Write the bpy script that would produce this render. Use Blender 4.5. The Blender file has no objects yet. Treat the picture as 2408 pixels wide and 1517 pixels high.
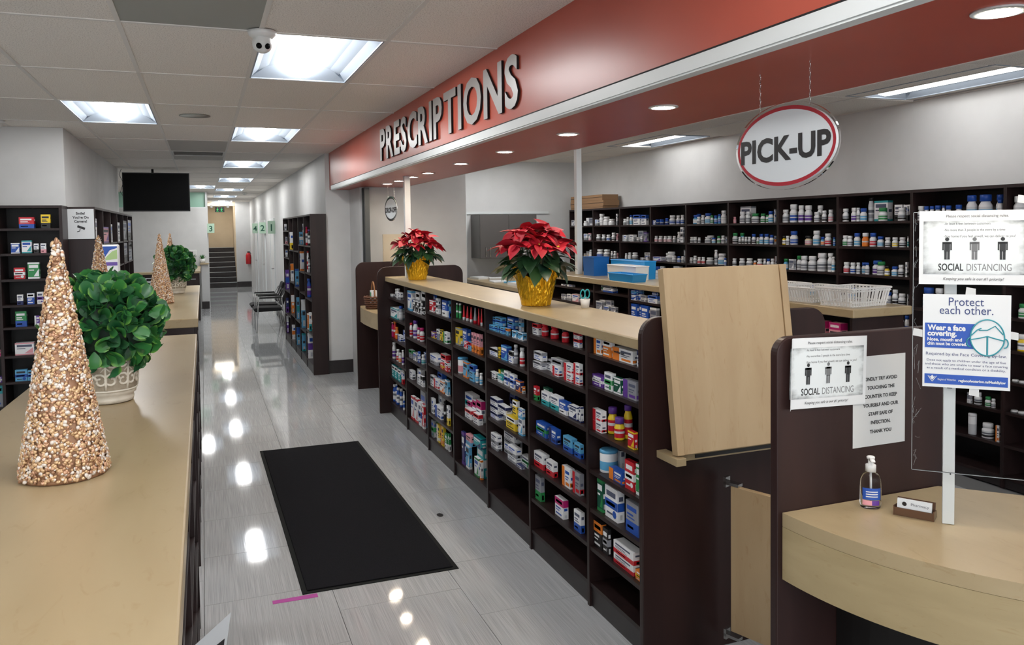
import bpy, math, random
import numpy as np
from mathutils import Vector, Matrix
random.seed(7)
PI = math.pi
scn = bpy.context.scene
COL = scn.collection
# ------------------------------------------------------------------ camera
YAW, PIT, ROL, HC = .3703, .0437, -.0138, 1.79
def cam_axes():
    cy, sy, cp, sp = math.cos(YAW), math.sin(YAW), math.cos(PIT), math.sin(PIT)
    r = Vector((cy, -sy, 0)); f = Vector((sy*cp, cy*cp, -sp)); u = r.cross(f)
    c, s = math.cos(ROL), math.sin(ROL)
    return r*c + u*s, u*c - r*s, f
_r, _u, _f = cam_axes()
cd = bpy.data.cameras.new('camera'); co = bpy.data.objects.new('camera', cd); COL.objects.link(co)
cd.sensor_width = 36.0; cd.lens = 1868.0/2408*36; cd.shift_y = -(758.5-616.8)/2408; cd.clip_start = .02; cd.clip_end = 100
co.matrix_world = Matrix(((_r.x, _u.x, -_f.x, 0), (_r.y, _u.y, -_f.y, 0), (_r.z, _u.z, -_f.z, HC), (0, 0, 0, 1)))
scn.camera = co
# ------------------------------------------------------------------ world and exposure
wd = bpy.data.worlds.new('world'); scn.world = wd; wd.use_nodes = True
wd.node_tree.nodes['Background'].inputs[0].default_value = (.9, .95, 1, 1)
wd.node_tree.nodes['Background'].inputs[1].default_value = 1.6
scn.view_settings.view_transform = 'Standard'; scn.view_settings.look = 'None'
scn.view_settings.exposure = 0.9; scn.view_settings.gamma = 1.0
scn.view_settings.use_curve_mapping = False
LAMP = 14.0       # strength of the ceiling light lenses
SPOT = 120.0       # strength of the small round downlights
CZ = 2.735        # ceiling height
# ------------------------------------------------------------------ helpers
def lin(c):
    c = c/255.0
    return c/12.92 if c <= .04045 else ((c+.055)/1.055)**2.4
def L3(rgb): return (lin(rgb[0]), lin(rgb[1]), lin(rgb[2]), 1)
class NT:
    def __init__(s, name):
        s.m = bpy.data.materials.new(name); s.m.use_nodes = True; s.t = s.m.node_tree; s.b = s.t.nodes['Principled BSDF']
    def n(s, typ, **kw):
        n = s.t.nodes.new(typ)
        for k, v in kw.items():
            if k in n.inputs: n.inputs[k].default_value = v
            else: setattr(n, k, v)
        return n
    def l(s, a, ao, b, bi): s.t.links.new(a.outputs[ao], b.inputs[bi])
    def coords(s, scale=(1, 1, 1), which='Object'):
        tc = s.n('ShaderNodeTexCoord'); mp = s.n('ShaderNodeMapping'); mp.inputs['Scale'].default_value = scale
        s.l(tc, which, mp, 0); return mp
    def ramp(s, stops):
        r = s.n('ShaderNodeValToRGB'); e = r.color_ramp.elements
        e[0].position, e[0].color = stops[0]; e[1].position, e[1].color = stops[-1]
        for p, c in stops[1:-1]:
            q = e.new(p); q.color = c
        return r
    def bump(s, src, out, strength, dist=.002):
        b = s.n('ShaderNodeBump', Strength=strength, Distance=dist); s.l(src, out, b, 'Height'); s.l(b, 0, s.b, 'Normal')
MATS = {}
def plain(name, rgb, rough=.5, metal=0.0, spec=.5, **kw):
    if name in MATS: return MATS[name]
    k = NT(name); b = k.b
    b.inputs['Base Color'].default_value = L3(rgb); b.inputs['Roughness'].default_value = rough
    b.inputs['Metallic'].default_value = metal; b.inputs['Specular IOR Level'].default_value = spec
    for a, v in kw.items(): b.inputs[a.replace('_', ' ')].default_value = v
    MATS[name] = k.m; return k.m
def noisy(name, c0, c1, scale=(8, 8, 8), rough=.5, bump=0.0, detail=3.0, dist=.002, spec=.5, metal=0.0, lo=.35, hi=.65):
    k = NT(name); mp = k.coords(scale); nz = k.n('ShaderNodeTexNoise', Scale=1.0, Detail=detail); k.l(mp, 0, nz, 'Vector')
    r = k.ramp([(lo, L3(c0)), (hi, L3(c1))]); k.l(nz, 'Fac', r, 0); k.l(r, 0, k.b, 'Base Color')
    k.b.inputs['Roughness'].default_value = rough; k.b.inputs['Specular IOR Level'].default_value = spec; k.b.inputs['Metallic'].default_value = metal
    if bump: k.bump(nz, 'Fac', bump, dist)
    MATS[name] = k.m; return k.m
def emit(name, rgb, strength):
    k = NT(name); k.b.inputs['Base Color'].default_value = L3(rgb)
    k.b.inputs['Emission Color'].default_value = L3(rgb); k.b.inputs['Emission Strength'].default_value = strength
    MATS[name] = k.m; return k.m
# --- procedural materials
noisy('wall_paint', (204, 204, 203), (211, 211, 210), (3, 3, 3), .55, .05)
noisy('cream_paint', (212, 196, 170), (218, 203, 178), (3, 3, 3), .6, .05)
noisy('dark_laminate', (34, 22, 22), (44, 30, 29), (14, 14, 1.6), .38, .0, spec=.35)
noisy('dark_laminate_wide', (40, 24, 23), (49, 31, 29), (10, 10, 1.2), .4, .0, spec=.3)
noisy('dark_trim', (38, 32, 33), (46, 40, 40), (9, 9, 9), .4)
def mk_maple(name, scale, base=((162, 143, 110), (173, 155, 122)), rough=.3):
    k = NT(name); mp = k.coords(scale)
    n1 = k.n('ShaderNodeTexNoise', Scale=1.0, Detail=4.0, Distortion=.6); k.l(mp, 0, n1, 'Vector')
    r1 = k.ramp([(.3, L3(base[0])), (.7, L3(base[1]))]); k.l(n1, 'Fac', r1, 0)
    mp2 = k.coords((scale[0]*5, scale[1]*5, scale[2]*5)); n2 = k.n('ShaderNodeTexNoise', Scale=1.0, Detail=5.0, Distortion=1.4); k.l(mp2, 0, n2, 'Vector')
    r2 = k.ramp([(.6, (1, 1, 1, 1)), (.72, (.84, .76, .66, 1))]); k.l(n2, 'Fac', r2, 0)
    mx = k.n('ShaderNodeMixRGB', blend_type='MULTIPLY'); mx.inputs[0].default_value = .55
    k.l(r1, 0, mx, 1); k.l(r2, 0, mx, 2); k.l(mx, 0, k.b, 'Base Color')
    k.b.inputs['Roughness'].default_value = rough; MATS[name] = k.m
mk_maple('maple', (7, 2.2, 7)); mk_maple('maple_vertical', (9, 9, 1.8), ((180, 153, 116), (192, 167, 130)), .38)
mk_maple('maple_apron', (3, 3, 14), ((162, 144, 108), (174, 156, 119)), .4)
def mk_ceiling():
    k = NT('ceiling_tile'); mp = k.coords((1, 1, 1))
    n1 = k.n('ShaderNodeTexNoise', Scale=160.0, Detail=4.0); k.l(mp, 0, n1, 'Vector')
    r1 = k.ramp([(.33, L3(CEIL0)), (.5, L3(CEIL1))]); k.l(n1, 'Fac', r1, 0)
    oi = k.n('ShaderNodeObjectInfo'); hs = k.n('ShaderNodeHueSaturation'); mr = k.n('ShaderNodeMapRange'); mr.inputs[3].default_value = .95; mr.inputs[4].default_value = 1.04
    k.l(oi, 'Random', mr, 0); k.l(mr, 0, hs, 'Value'); k.l(r1, 0, hs, 'Color'); k.l(hs, 0, k.b, 'Base Color')
    k.b.inputs['Roughness'].default_value = .9; k.b.inputs['Specular IOR Level'].default_value = .1; k.bump(n1, 'Fac', .35, .002); MATS['ceiling_tile'] = k.m
CEIL0, CEIL1 = (200, 192, 184), (240, 234, 226)
mk_ceiling()
def mk_floor():
    k = NT('floor_tile'); mp = k.coords((270, 3.0, 1), 'Object')
    n1 = k.n('ShaderNodeTexNoise', Scale=1.0, Detail=3.0); k.l(mp, 0, n1, 'Vector')
    r1 = k.ramp([(.3, L3((164, 166, 168))), (.7, L3((194, 196, 198)))]); k.l(n1, 'Fac', r1, 0)
    oi = k.n('ShaderNodeObjectInfo'); hs = k.n('ShaderNodeHueSaturation'); mr = k.n('ShaderNodeMapRange'); mr.inputs[3].default_value = .985; mr.inputs[4].default_value = 1.015
    k.l(oi, 'Random', mr, 0); k.l(mr, 0, hs, 'Value'); k.l(r1, 0, hs, 'Color'); k.l(hs, 0, k.b, 'Base Color')
    k.b.inputs['Roughness'].default_value = .05; k.b.inputs['Specular IOR Level'].default_value = .4
    k.bump(n1, 'Fac', .035, .0012); MATS['floor_tile'] = k.m
mk_floor()
plain('grout', (112, 112, 112), .8)
noisy('soffit_red', (178, 80, 64), (184, 86, 69), (2, 2, 2), .33, .02, spec=.5)
plain('tee_white', (222, 218, 212), .6)
plain('trim_white', (218, 222, 222), .35)
plain('white_plastic', (222, 222, 220), .4)
plain('white_metal', (200, 205, 205), .4)
plain('reflector_white', (150, 160, 172), .5)
emit('lamp_lens', (253, 252, 250), LAMP); emit('lamp_lens_soft', (253, 252, 250), LAMP*.32); emit('spot_lens', (255, 240, 216), SPOT)
plain('black_plastic', (16, 16, 17), .35); plain('screen_black', (5, 5, 6), .5, 0.0, .15); plain('black_matte', (22, 22, 24), .7)
noisy('mat_fibre', (20, 20, 24), (34, 34, 38), (420, 420, 420), .95, .6, dist=.004, spec=.1)
plain('rubber', (20, 22, 22), .8, 0.0, .2)
plain('chrome', (200, 200, 200), .18, 1.0); plain('brushed_metal', (150, 150, 150), .35, 1.0); plain('letter_metal', (172, 171, 170), .34, .35)
noisy('chair_fabric', (22, 22, 25), (36, 35, 38), (300, 300, 300), .85, .2)
plain('magenta_tape', (176, 40, 150), .5); plain('grey_panel', (158, 159, 152), .8); plain('grey_panel_light', (186, 183, 177), .8)
plain('vent_grey', (196, 196, 192), .5); plain('vent_dark', (40, 40, 40), .8)
plain('card_brown', (150, 116, 84), .8); plain('shutter_grey', (70, 72, 72), .45, .3)
plain('cabinet_grey', (88, 84, 82), .4)
noisy('black_dark', (14, 12, 12), (20, 17, 17), (5, 5, 5), .5)
PAL = {'W': (240, 241, 243), 'G': (148, 150, 157), 'L': (96, 172, 216), 'B': (36, 84, 176), 'N': (30, 42, 98), 'T': (40, 158, 165), 'R': (200, 32, 46), 'P': (226, 158, 168), 'M': (190, 34, 112), 'Y': (236, 202, 44), 'O': (232, 130, 46), 'E': (46, 140, 78), 'V': (98, 58, 150), 'K': (32, 30, 32), 'C': (224, 204, 170), 'D': (22, 84, 64), 'S': (198, 200, 204)}
CNAME = {'W': 'white', 'G': 'grey', 'L': 'light blue', 'B': 'blue', 'N': 'navy', 'T': 'teal', 'R': 'red', 'P': 'pink', 'M': 'magenta', 'Y': 'yellow', 'O': 'orange', 'E': 'green', 'V': 'purple', 'K': 'black', 'C': 'cream', 'D': 'dark green', 'S': 'silver'}
for _k, _c in PAL.items(): plain('pack_'+_k, _c, .38)
plain('ink', (44, 46, 56), .5); plain('ink_mid', (84, 90, 112), .5); plain('ink_soft', (108, 112, 122), .5)
plain('paper', (214, 217, 219), .6); plain('paper_grey', (198, 200, 200), .6)
class MB:
    def __init__(s): s.v = []; s.f = []; s.m = []
    def face(s, pts, m=0):
        i = len(s.v); s.v += [tuple(p) for p in pts]; s.f.append(tuple(range(i, i+len(pts)))); s.m.append(m)
    def box(s, x0, x1, y0, y1, z0, z1, m=0):
        i = len(s.v)
        s.v += [(x0, y0, z0), (x1, y0, z0), (x1, y1, z0), (x0, y1, z0), (x0, y0, z1), (x1, y0, z1), (x1, y1, z1), (x0, y1, z1)]
        for q in ((0, 3, 2, 1), (4, 5, 6, 7), (0, 1, 5, 4), (1, 2, 6, 5), (2, 3, 7, 6), (3, 0, 4, 7)):
            s.f.append(tuple(i+k for k in q)); s.m.append(m)
        return s
    def extrude(s, pts, vec, m=0):          # closed polygon of 3-D points swept along vec
        n = len(pts); i = len(s.v)
        s.v += [tuple(p) for p in pts] + [(p[0]+vec[0], p[1]+vec[1], p[2]+vec[2]) for p in pts]
        s.f.append(tuple(range(i+n-1, i-1, -1))); s.m.append(m); s.f.append(tuple(range(i+n, i+2*n))); s.m.append(m)
        for k in range(n):
            j = (k+1) % n; s.f.append((i+k, i+j, i+n+j, i+n+k)); s.m.append(m)
        return s
    def lathe(s, prof, n=16, cx=0, cy=0, m=0, ms=None, cap=True, sx=1.0, sy=1.0):
        i = len(s.v)
        for r, z in prof:
            for k in range(n):
                a = 2*PI*k/n; s.v.append((cx+sx*r*math.cos(a), cy+sy*r*math.sin(a), z))
        for j in range(len(prof)-1):
            for k in range(n):
                k2 = (k+1) % n
                s.f.append((i+j*n+k, i+j*n+k2, i+(j+1)*n+k2, i+(j+1)*n+k)); s.m.append(ms[j] if ms else m)
        if cap:
            s.f.append(tuple(i+k for k in range(n-1, -1, -1))); s.m.append(ms[0] if ms else m)
            b = i+(len(prof)-1)*n; s.f.append(tuple(b+k for k in range(n))); s.m.append(ms[-1] if ms else m)
        return s
    def tube(s, path, r, n=8, m=0, closed=False):
        P = [Vector(p) for p in path]; i = len(s.v); N = len(P); up = Vector((.13, .27, .95)).normalized()
        for j, p in enumerate(P):
            if closed: t = P[(j+1) % N]-P[j-1]
            else: t = P[min(j+1, N-1)]-P[max(j-1, 0)]
            t.normalize(); a = t.cross(up)
            if a.length < .05: a = t.cross(Vector((1, 0, 0)))
            a.normalize(); b = t.cross(a); rr = r[j] if isinstance(r, (list, tuple)) else r
            for k in range(n):
                w = 2*PI*k/n; q = p+a*(rr*math.cos(w))+b*(rr*math.sin(w)); s.v.append(tuple(q))
        for j in range(N if closed else N-1):
            j2 = (j+1) % N
            for k in range(n):
                k2 = (k+1) % n; s.f.append((i+j*n+k, i+j*n+k2, i+j2*n+k2, i+j2*n+k)); s.m.append(m)
        if not closed:
            s.f.append(tuple(i+k for k in range(n-1, -1, -1))); s.m.append(m)
            b = i+(N-1)*n; s.f.append(tuple(b+k for k in range(n))); s.m.append(m)
        return s
    def mesh(s, name, mats, smooth=False):
        me = bpy.data.meshes.new(name); me.from_pydata(s.v, [], s.f)
        for m in mats: me.materials.append(MATS[m] if isinstance(m, str) else m)
        if any(s.m): me.polygons.foreach_set('material_index', s.m)
        if smooth: me.polygons.foreach_set('use_smooth', [True]*len(s.f))
        me.update(); return me
    def build(s, name, mats, parent=None, smooth=False, loc=None, rz=0.0, bevel=0.0, seg=2):
        if not isinstance(mats, (list, tuple)): mats = [mats]
        return add(name, s.mesh(name, mats, smooth), parent, loc, rz, bevel, seg)
def add(name, me, parent=None, loc=None, rz=0.0, bevel=0.0, seg=2):
    o = bpy.data.objects.new(name, me); COL.objects.link(o); o.parent = parent
    if loc: o.location = loc
    if rz: o.rotation_euler = (0, 0, rz)
    if bevel:
        b = o.modifiers.new('bevel', 'BEVEL'); b.width = bevel; b.segments = seg; b.limit_method = 'ANGLE'
    return o
def box(x0, x1, y0, y1, z0, z1): return MB().box(x0, x1, y0, y1, z0, z1)
def tag(o, label, cat, group=None, kind=None):
    o['label'] = label; o['category'] = cat
    if group: o['group'] = group
    if kind: o['kind'] = kind
    return o
def thing(name, label, cat, loc=(0, 0, 0), rz=0.0, group=None):
    o = bpy.data.objects.new(name, None); COL.objects.link(o); o.location = loc; o.rotation_euler = (0, 0, rz); o.empty_display_size = .05
    return tag(o, label, cat, group)
def struct(o): o['kind'] = 'structure'; return o
def stuff(o): o['kind'] = 'stuff'; return o
def copy_tree(o, parent=None):
    c = o.copy(); COL.objects.link(c); c.parent = parent
    for ch in list(o.children): copy_tree(ch, c)
    return c
_TX = {}
def text_mesh(body, size=1.0, bold=0.0, extrude=0.0, align='LEFT', shear=0.0, mat='ink', space=1.0):
    cu = bpy.data.curves.new('txt', 'FONT'); cu.body = body; cu.size = size; cu.offset = bold; cu.extrude = extrude; cu.align_x = align; cu.shear = shear
    cu.resolution_u = 3; cu.space_character = space
    ob = bpy.data.objects.new('txt', cu); COL.objects.link(ob)
    bpy.context.view_layer.update()
    me = bpy.data.meshes.new_from_object(ob); bpy.data.objects.remove(ob); bpy.data.curves.remove(cu)
    me.materials.clear(); me.materials.append(MATS[mat] if isinstance(mat, str) else mat); return me
def text_on(parent, body, x, z, size, mat='ink', align='LEFT', bold=0.0, width=None, height=None, y=-.0012, name='lettering', shear=0.0, mat_index=None):
    """flat lettering on a panel whose front looks along local -Y"""
    me = text_mesh(body, 1.0, bold/size, 0, 'LEFT', shear, mat)
    n = len(me.vertices); a = np.zeros(n*3); me.vertices.foreach_get('co', a); a = a.reshape(-1, 3)
    w = a[:, 0].max()-a[:, 0].min(); a[:, 0] -= a[:, 0].min(); sx = size if width is None else width/w
    b = np.zeros_like(a); b[:, 0] = a[:, 0]*sx; b[:, 2] = a[:, 1]*size
    W = w*sx
    b[:, 0] += x - (W/2 if align == 'CENTER' else W if align == 'RIGHT' else 0); b[:, 2] += z; b[:, 1] = y
    me.vertices.foreach_set('co', b.ravel()); me.update(); me.name = name
    return add(name, me, parent)
ORD = ['zeroth', 'first', 'second', 'third', 'fourth', 'fifth', 'sixth', 'seventh', 'eighth', 'ninth', 'tenth', 'eleventh', 'twelfth', 'thirteenth', 'fourteenth']
def arc(cx, cy, r, a0, a1, n): return [(cx+r*math.cos(a0+(a1-a0)*k/n), cy+r*math.sin(a0+(a1-a0)*k/n)) for k in range(n+1)]
# ================================================================== the setting
fl = struct(box(-3.3, 5.3, -3.0, 31, -.12, -.012).build('floor', 'grout'))
TW, TL = .595, .595
tile_me = MB().box(-TW/2+.0012, TW/2-.0012, -TL/2+.0012, TL/2-.0012, -.012, 0).mesh('floor_tile', ['floor_tile'])
nt = 0
for i in range(-2, 9):
    for j in range(-1, 52):
        x = -.045+TW*(i+.5); y = 1.635+TL*(j+.5)+(TL/2 if i % 2 else 0)
        if x < -.9 or x > 5.2: continue
        near = (-.4 < x < 1.9 and 2.4 < y < 27.2) or (1.6 < x < 3.4 and 2.0 < y < 4.5)
        if near and nt < 290:
            add('tile', tile_me, fl, (x, y, 0)); nt += 1
rest = MB()
for i in range(-6, 9):
    for j in range(-8, 52):
        x = -.045+TW*(i+.5); y = 1.635+TL*(j+.5)+(TL/2 if i % 2 else 0)
        if x < -.9 or j < -1 or not ((-.4 < x < 1.9 and 2.4 < y < 27.2) or (1.6 < x < 3.4 and 2.0 < y < 4.5)):
            if x+TW/2 < 5.25 and x-TW/2 > -3.25 and y > -2.7: rest.box(x-TW/2+.0012, x+TW/2-.0012, y-TL/2+.0012, y+TL/2-.0012, -.012, 0)
stuff(rest.build('tiles_beyond', 'floor_tile', fl))
# ceiling with lay-in tiles
ce = struct(box(-3.3, 5.3, -3.0, 30, CZ+.12, CZ+.2).build('ceiling', 'vent_dark'))
GX, GYo = .283, 3.98
LIGHTS = [(0, r) for r in (-6, -3, 0, 3, 6, 9, 12, 15, 18)] + [(-2, 2), (-2, -4), (-1, 11), (-4, 9), (-5, 0), (-5, -3), (-5, -6)]  # panels out of view are additions; the far-left ones brighten the shelving
PHX = [6.88, 3.9]
PH = [(4.49, -.3), (4.49, 3.45), (4.49, 7.2), (2.75, .9), (2.75, 4.65), (3.45, 8.9), (2.5, 7.0)]  # camera-side and bulkhead-hidden panels are additions to light the dispensary
special = {(-1, -1): 'grey', (-1, 4): 'grey'}
t_me = MB().box(.006, .604, .006, 1.214, 0, .012).mesh('ceiling_tile', ['ceiling_tile'])
g2_me = MB().box(.004, .606, .004, 1.216, 0, .012).mesh('grey_tile', ['grey_panel_light'])
g_me = MB().box(.004, .606, .004, 1.216, 0, .012).mesh('grey_tile', ['grey_panel'])
vents = [(-1, 5), (-4, 1)]
for i in range(-6, 2):
    for j in range(-6, 20):
        if (i, j) in LIGHTS or (i, j) in vents: continue
        x = GX+.61*i; y = GYo+1.22*j
        if y+1.22 > 29.5: continue
        s_ = special.get((i, j))
        o = add('grey_tile' if s_ else 'tile', (g_me if j < 0 else g2_me) if s_ else t_me, ce, (x, y, CZ+.001))
        if i == 1:
            o.scale.x = .97
tee = MB()
for i in range(-6, 3):
    x = GX+.61*i; tee.box(x-.011, x+.011, -3, 29.5, CZ-.003, CZ+.004)
for j in range(-6, 21):
    y = GYo+1.22*j; tee.box(-3.3, 1.5, y-.011, y+.011, CZ-.0034, CZ+.003)
tee.build('ceiling_grid', 'tee_white', ce)
# pharmacy ceiling
pt = MB()
for i in range(0, 6):
    x = 2.2+.61*i
    for j in range(-2, 12):
        y = -2.6+1.22*j
        if any(abs(x+.3-(a+.28)) < .42 and abs(y+.61-(b+.61)) < 1.0 for a, b in PH): continue
        add('tile', t_me, ce, (x, y, CZ+.001))
ptee = MB()
for i in range(0, 6):
    x = 2.2+.61*i; ptee.box(x-.011, x+.011, -3, 10.7, CZ-.003, CZ+.004)
ptee.build('pharmacy_grid', 'tee_white', ce)
filler = MB()
for a, b in PH:
    filler.box(a-.62, a-.005, b-.6, b+1.85, CZ+.0135, CZ+.03); filler.box(a+.61, a+1.2, b-.6, b+1.85, CZ+.0135, CZ+.03)
    filler.box(a-.005, a+.61, b-.6, b-.005, CZ+.0135, CZ+.03); filler.box(a-.005, a+.61, b+1.225, b+1.85, CZ+.0135, CZ+.03)
filler.build('pharmacy_ceiling_board', 'ceiling_tile', ce)
# troffers
def troffer_mesh():
    h = MB()       # housing with curved reflectors, local x 0..0.61, y 0..1.22, z up from 0
    h.box(.006, .604, .006, 1.214, .1, .112)
    for a, b in (((.006, .02), (.006, 1.214)), ((.59, .604), (.006, 1.214)), ((.02, .59), (.006, .02)), ((.02, .59), (1.2, 1.214))):
        h.box(a[0], a[1], b[0], b[1], -.002, .1)
    prof = [(.02, .004), (.06, .038), (.12, .062), (.2, .078), (.214, .078)]
    for s in (0, 1):
        for k in range(len(prof)-1):
            (x0, z0), (x1, z1) = prof[k], prof[k+1]
            if s: x0, x1 = .61-x0, .61-x1
            q = [(x0, .03, z0), (x1, .10, z1), (x1, 1.12, z1), (x0, 1.19, z0)]
            h.face(q if s == 0 else q[::-1])
    for yy, s in ((.02, 1), (1.2, -1)):
        h.face([(.02, yy, .004), (.59, yy, .004), (.48, yy+s*.1, .075), (.13, yy+s*.1, .075)][::s])
    return h.mesh('reflector', ['reflector_white'])
ref_me = troffer_mesh()
lens_me = MB().extrude([(x, .09, z) for x, z in ((.205, .0775), (.213, .03), (.25, .008), (.305, .001), (.36, .008), (.397, .03), (.405, .0775))], (0, 1.04, 0)).mesh('lens', ['lamp_lens'])
soft_me = lens_me.copy(); soft_me.materials.clear(); soft_me.materials.append(MATS['lamp_lens_soft'])
LBL = {(0, 0): 'ceiling light panel nearest the camera beside the security dome', (0, 3): 'second ceiling light panel down the aisle row', (0, 6): 'third ceiling light panel down the aisle row', (0, 9): 'fourth ceiling light panel down the aisle row', (0, 12): 'fifth ceiling light panel down the aisle row', (0, 15): 'sixth ceiling light panel, second last before stairs', (0, 18): 'last ceiling light panel, just before the stairs', (-2, 2): 'ceiling light panel at upper left above the green topiary', (-1, 11): 'ceiling light panel partly behind the right side of the television', (-4, 9): 'ceiling light panel seen left of the television'}
for c in LIGHTS:
    x = GX+.61*c[0]; y = GYo+1.22*c[1]
    t = thing('ceiling_light', LBL.get(c, 'ceiling light panel over the shop, outside the picture %d %d' % c if False else 'ceiling light panel overhead behind the camera'), 'ceiling light', (x, y, CZ), 0, 'recessed ceiling light panels')
    add('reflector', ref_me, t); add('lens', lens_me, t)
for k, (x, y) in enumerate(PH):
    t = thing('ceiling_light', ['ceiling light panel above the dispensary behind the camera side', 'light panel on pharmacy ceiling right of the pick-up sign', 'light panel on pharmacy ceiling left of the pick-up sign'][k] if k < 3 else 'ceiling light panel hidden above the red bulkhead', 'ceiling light', (x, y, CZ), 0, 'recessed ceiling light panels')
    add('reflector', ref_me, t); add('lens', soft_me if x > 4 or x < 2.6 else lens_me, t)
# walls
def wall(name, x0, x1, y0, y1, z0, z1, m='wall_paint'): return struct(box(x0, x1, y0, y1, z0, z1).build(name, m))
wall('wall_rear', -3.3, 5.3, -3.1, -2.9, 0, .5)  # unseen rear wall, left open above to let in added fill light
wall('wall_rear_head', -3.3, 5.3, -3.1, -2.9, 2.6, CZ+.1)
for _n, _x in enumerate((-3.25, -1.2, .9, 3.0, 5.2)): struct(box(_x-.05, _x+.05, -3.1, -2.9, .5, 2.6).build('trim_rear_%d' % (_n+1), 'trim_white'))
wall('wall_left', -3.4, -3.2, -3, 29, 0, CZ+.1)
wall('wall_pharmacy_back', 5.25, 5.4, -3, 10.8, 0, CZ+.1)
wall('wall_pharmacy_end', 3.02, 5.25, 10.68, 10.8, 0, CZ+.1)
wall('wall_dropoff', 1.72, 3.02, 9.32, 10.8, 0, CZ+.1)
wl = wall('wall_left_column', -3.2, -1.14, 8.11, 13.0, 0, CZ)
wall('wall_aisle_right', 1.425, 1.72, 10.02, 27.0, 0, CZ)
wr = struct(box(1.418, 1.742, 10.0, 10.02, 0, .16).build('baseboard_pillar', 'dark_trim'))
wall('wall_stub', -3.2, .095, 20.0, 20.15, 0, 2.34)
struct(box(-3.2, .095, 20.0, 20.15, CZ-.02, CZ).build('trim_stub_head', 'tee_white'))
wall('wall_stair_right', .985, 1.425, 26.95, 27.05, 0, CZ)
struct(box(.985, 1.425, 26.93, 26.95, 0, .17).build('baseboard_stair', 'dark_trim'))
wall('wall_stair_back', -.6, 1.5, 29.6, 29.7, 0, CZ+.3, 'cream_paint')
wall('wall_stair_side', .985, 1.08, 27.05, 29.6, 0, CZ, 'cream_paint')
wall('wall_stair_left', -.1, .12, 20.15, 29.6, 0, CZ, 'wall_paint')
struct(box(.12, .98, 26.97, 27.0, 2.6, CZ).build('trim_stair_head', 'cream_paint'))
tl_ = thing('ceiling_light', 'warm ceiling light over the far stairwell', 'ceiling light', (.25, 27.7, CZ-.01))  # assumed lamp, added to brighten the stairwell
box(0, .6, 0, 1.2, 0, .01).build('lens', emit('warm_lens', (255, 247, 234), 2.6), tl_); box(-.03, .63, -.03, 1.23, .0101, .03).build('frame', 'trim_white', tl_)
# green clerestory glass above the stub wall
k = NT('green_glass'); k.b.inputs['Base Color'].default_value = L3((168, 214, 192)); k.b.inputs['Roughness'].default_value = .2; k.b.inputs['Transmission Weight'].default_value = .25; k.b.inputs['Alpha'].default_value = 1; MATS['green_glass'] = k.m
cw = struct(box(-3.2, .095, 20.05, 20.06, 2.34, CZ-.02).build('window_1', 'green_glass'))
mb = MB()
mb.box(-3.2, .095, 20.0, 20.1, 2.34, 2.37)
mb.build('window_frame', 'trim_white', cw)
for x in (-2.2, -1.1, .07): box(x, x+.025, 20.0, 20.1, 2.37, CZ-.02).build('mullion', 'trim_white', cw)
# red bulkhead over the counter
so = struct(MB().box(1.475, 2.235, -1.2, 9.32, 2.285, CZ+.02).box(1.475, 1.72, 9.32, 10.0, 2.285, CZ+.02).build('wall_bulkhead', 'soffit_red'))
tr = MB().box(1.452, 1.473, -1.2, 9.75, 2.279, 2.322).box(1.457, 1.5, -1.2, 9.75, 2.272, 2.279)
struct(tr.build('trim_2', 'trim_white'))
struct(MB().box(1.458, 1.4745, -1.2, 9.75, 2.3225, 2.33).build('trim_3', 'black_matte'))
struct(box(2.2355, 2.245, -1.2, 9.3, 2.283, 2.30).build('trim_4', 'tee_white'))
# downlights
dl_ring = MB().lathe([(.062, -.004), (.062, 0), (.05, .0), (.047, -.006), (.062, -.004)], 24, cap=False).mesh('trim_ring', ['trim_white'], True)
dl_lens = MB().lathe([(.047, -.003), (.047, -.0005)], 24).mesh('lens', ['spot_lens'])
dls = [(8.56, 1.883), (8.02, 1.883), (7.405, 1.872), (6.871, 1.88), (5.829, 1.855), (4.855, 1.845), (3.862, 1.83), (2.884, 1.807), (1.351, 1.768)]
for n, (y, x) in enumerate(dls):
    t = thing('downlight', ['farthest round downlight under the red bulkhead', 'second farthest round downlight under the red bulkhead', 'third farthest round downlight, just right of white post top', 'fourth farthest round downlight under the red bulkhead', 'fifth farthest round downlight under the red bulkhead', 'fourth nearest round downlight under the red bulkhead', 'third nearest round downlight under the red bulkhead', 'round downlight left of the pick-up sign chains', 'large round downlight in the top right corner'][n], 'downlight', (x, y, 2.285), 0, 'round downlights in the red bulkhead')
    add('trim_ring', dl_ring, t); add('lens', dl_lens, t)
# doors along the right aisle wall, far end
for n, (y0, y1) in enumerate(((17.6, 18.5), (20.3, 21.2), (23.2, 24.1))):
    d = struct(box(1.405, 1.4245, y0, y1, 0, 2.0).build('door_%d' % (n+1), 'white_plastic'))
    box(1.395, 1.4245, y0-.07, y0, 0, 2.06).build('door_frame', 'trim_white', d); box(1.395, 1.4245, y1, y1+.07, 0, 2.06).build('door_frame', 'trim_white', d); box(1.395, 1.4245, y0, y1, 2.0, 2.06).build('door_header', 'trim_white', d)
    MB().tube([(1.404, y0+.09, .98), (1.36, y0+.09, .98), (1.36, y0+.2, .98)], .009, 8).build('door_handle', 'brushed_metal', d, True)
struct(box(1.412, 1.4245, 13.6, 17.5, 0, .12).build('baseboard_aisle', 'dark_trim'))
# staircase
st = struct(box(.125, .98, 26.95, 26.96, 0, .01).build('floor_stairs', 'black_matte')); pass
for n in range(8):
    z0 = .155*n; y0 = 26.97+.27*n
    s_ = box(.125, .98, y0, 29.6 if n == 7 else y0+.29, 0.0 if n == 0 else z0, z0+.15).build('step', 'dark_trim', st)
    box(.125, .98, y0-.012, y0+.03, z0+.15, z0+.162).build('nosing', 'white_metal', s_)
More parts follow.
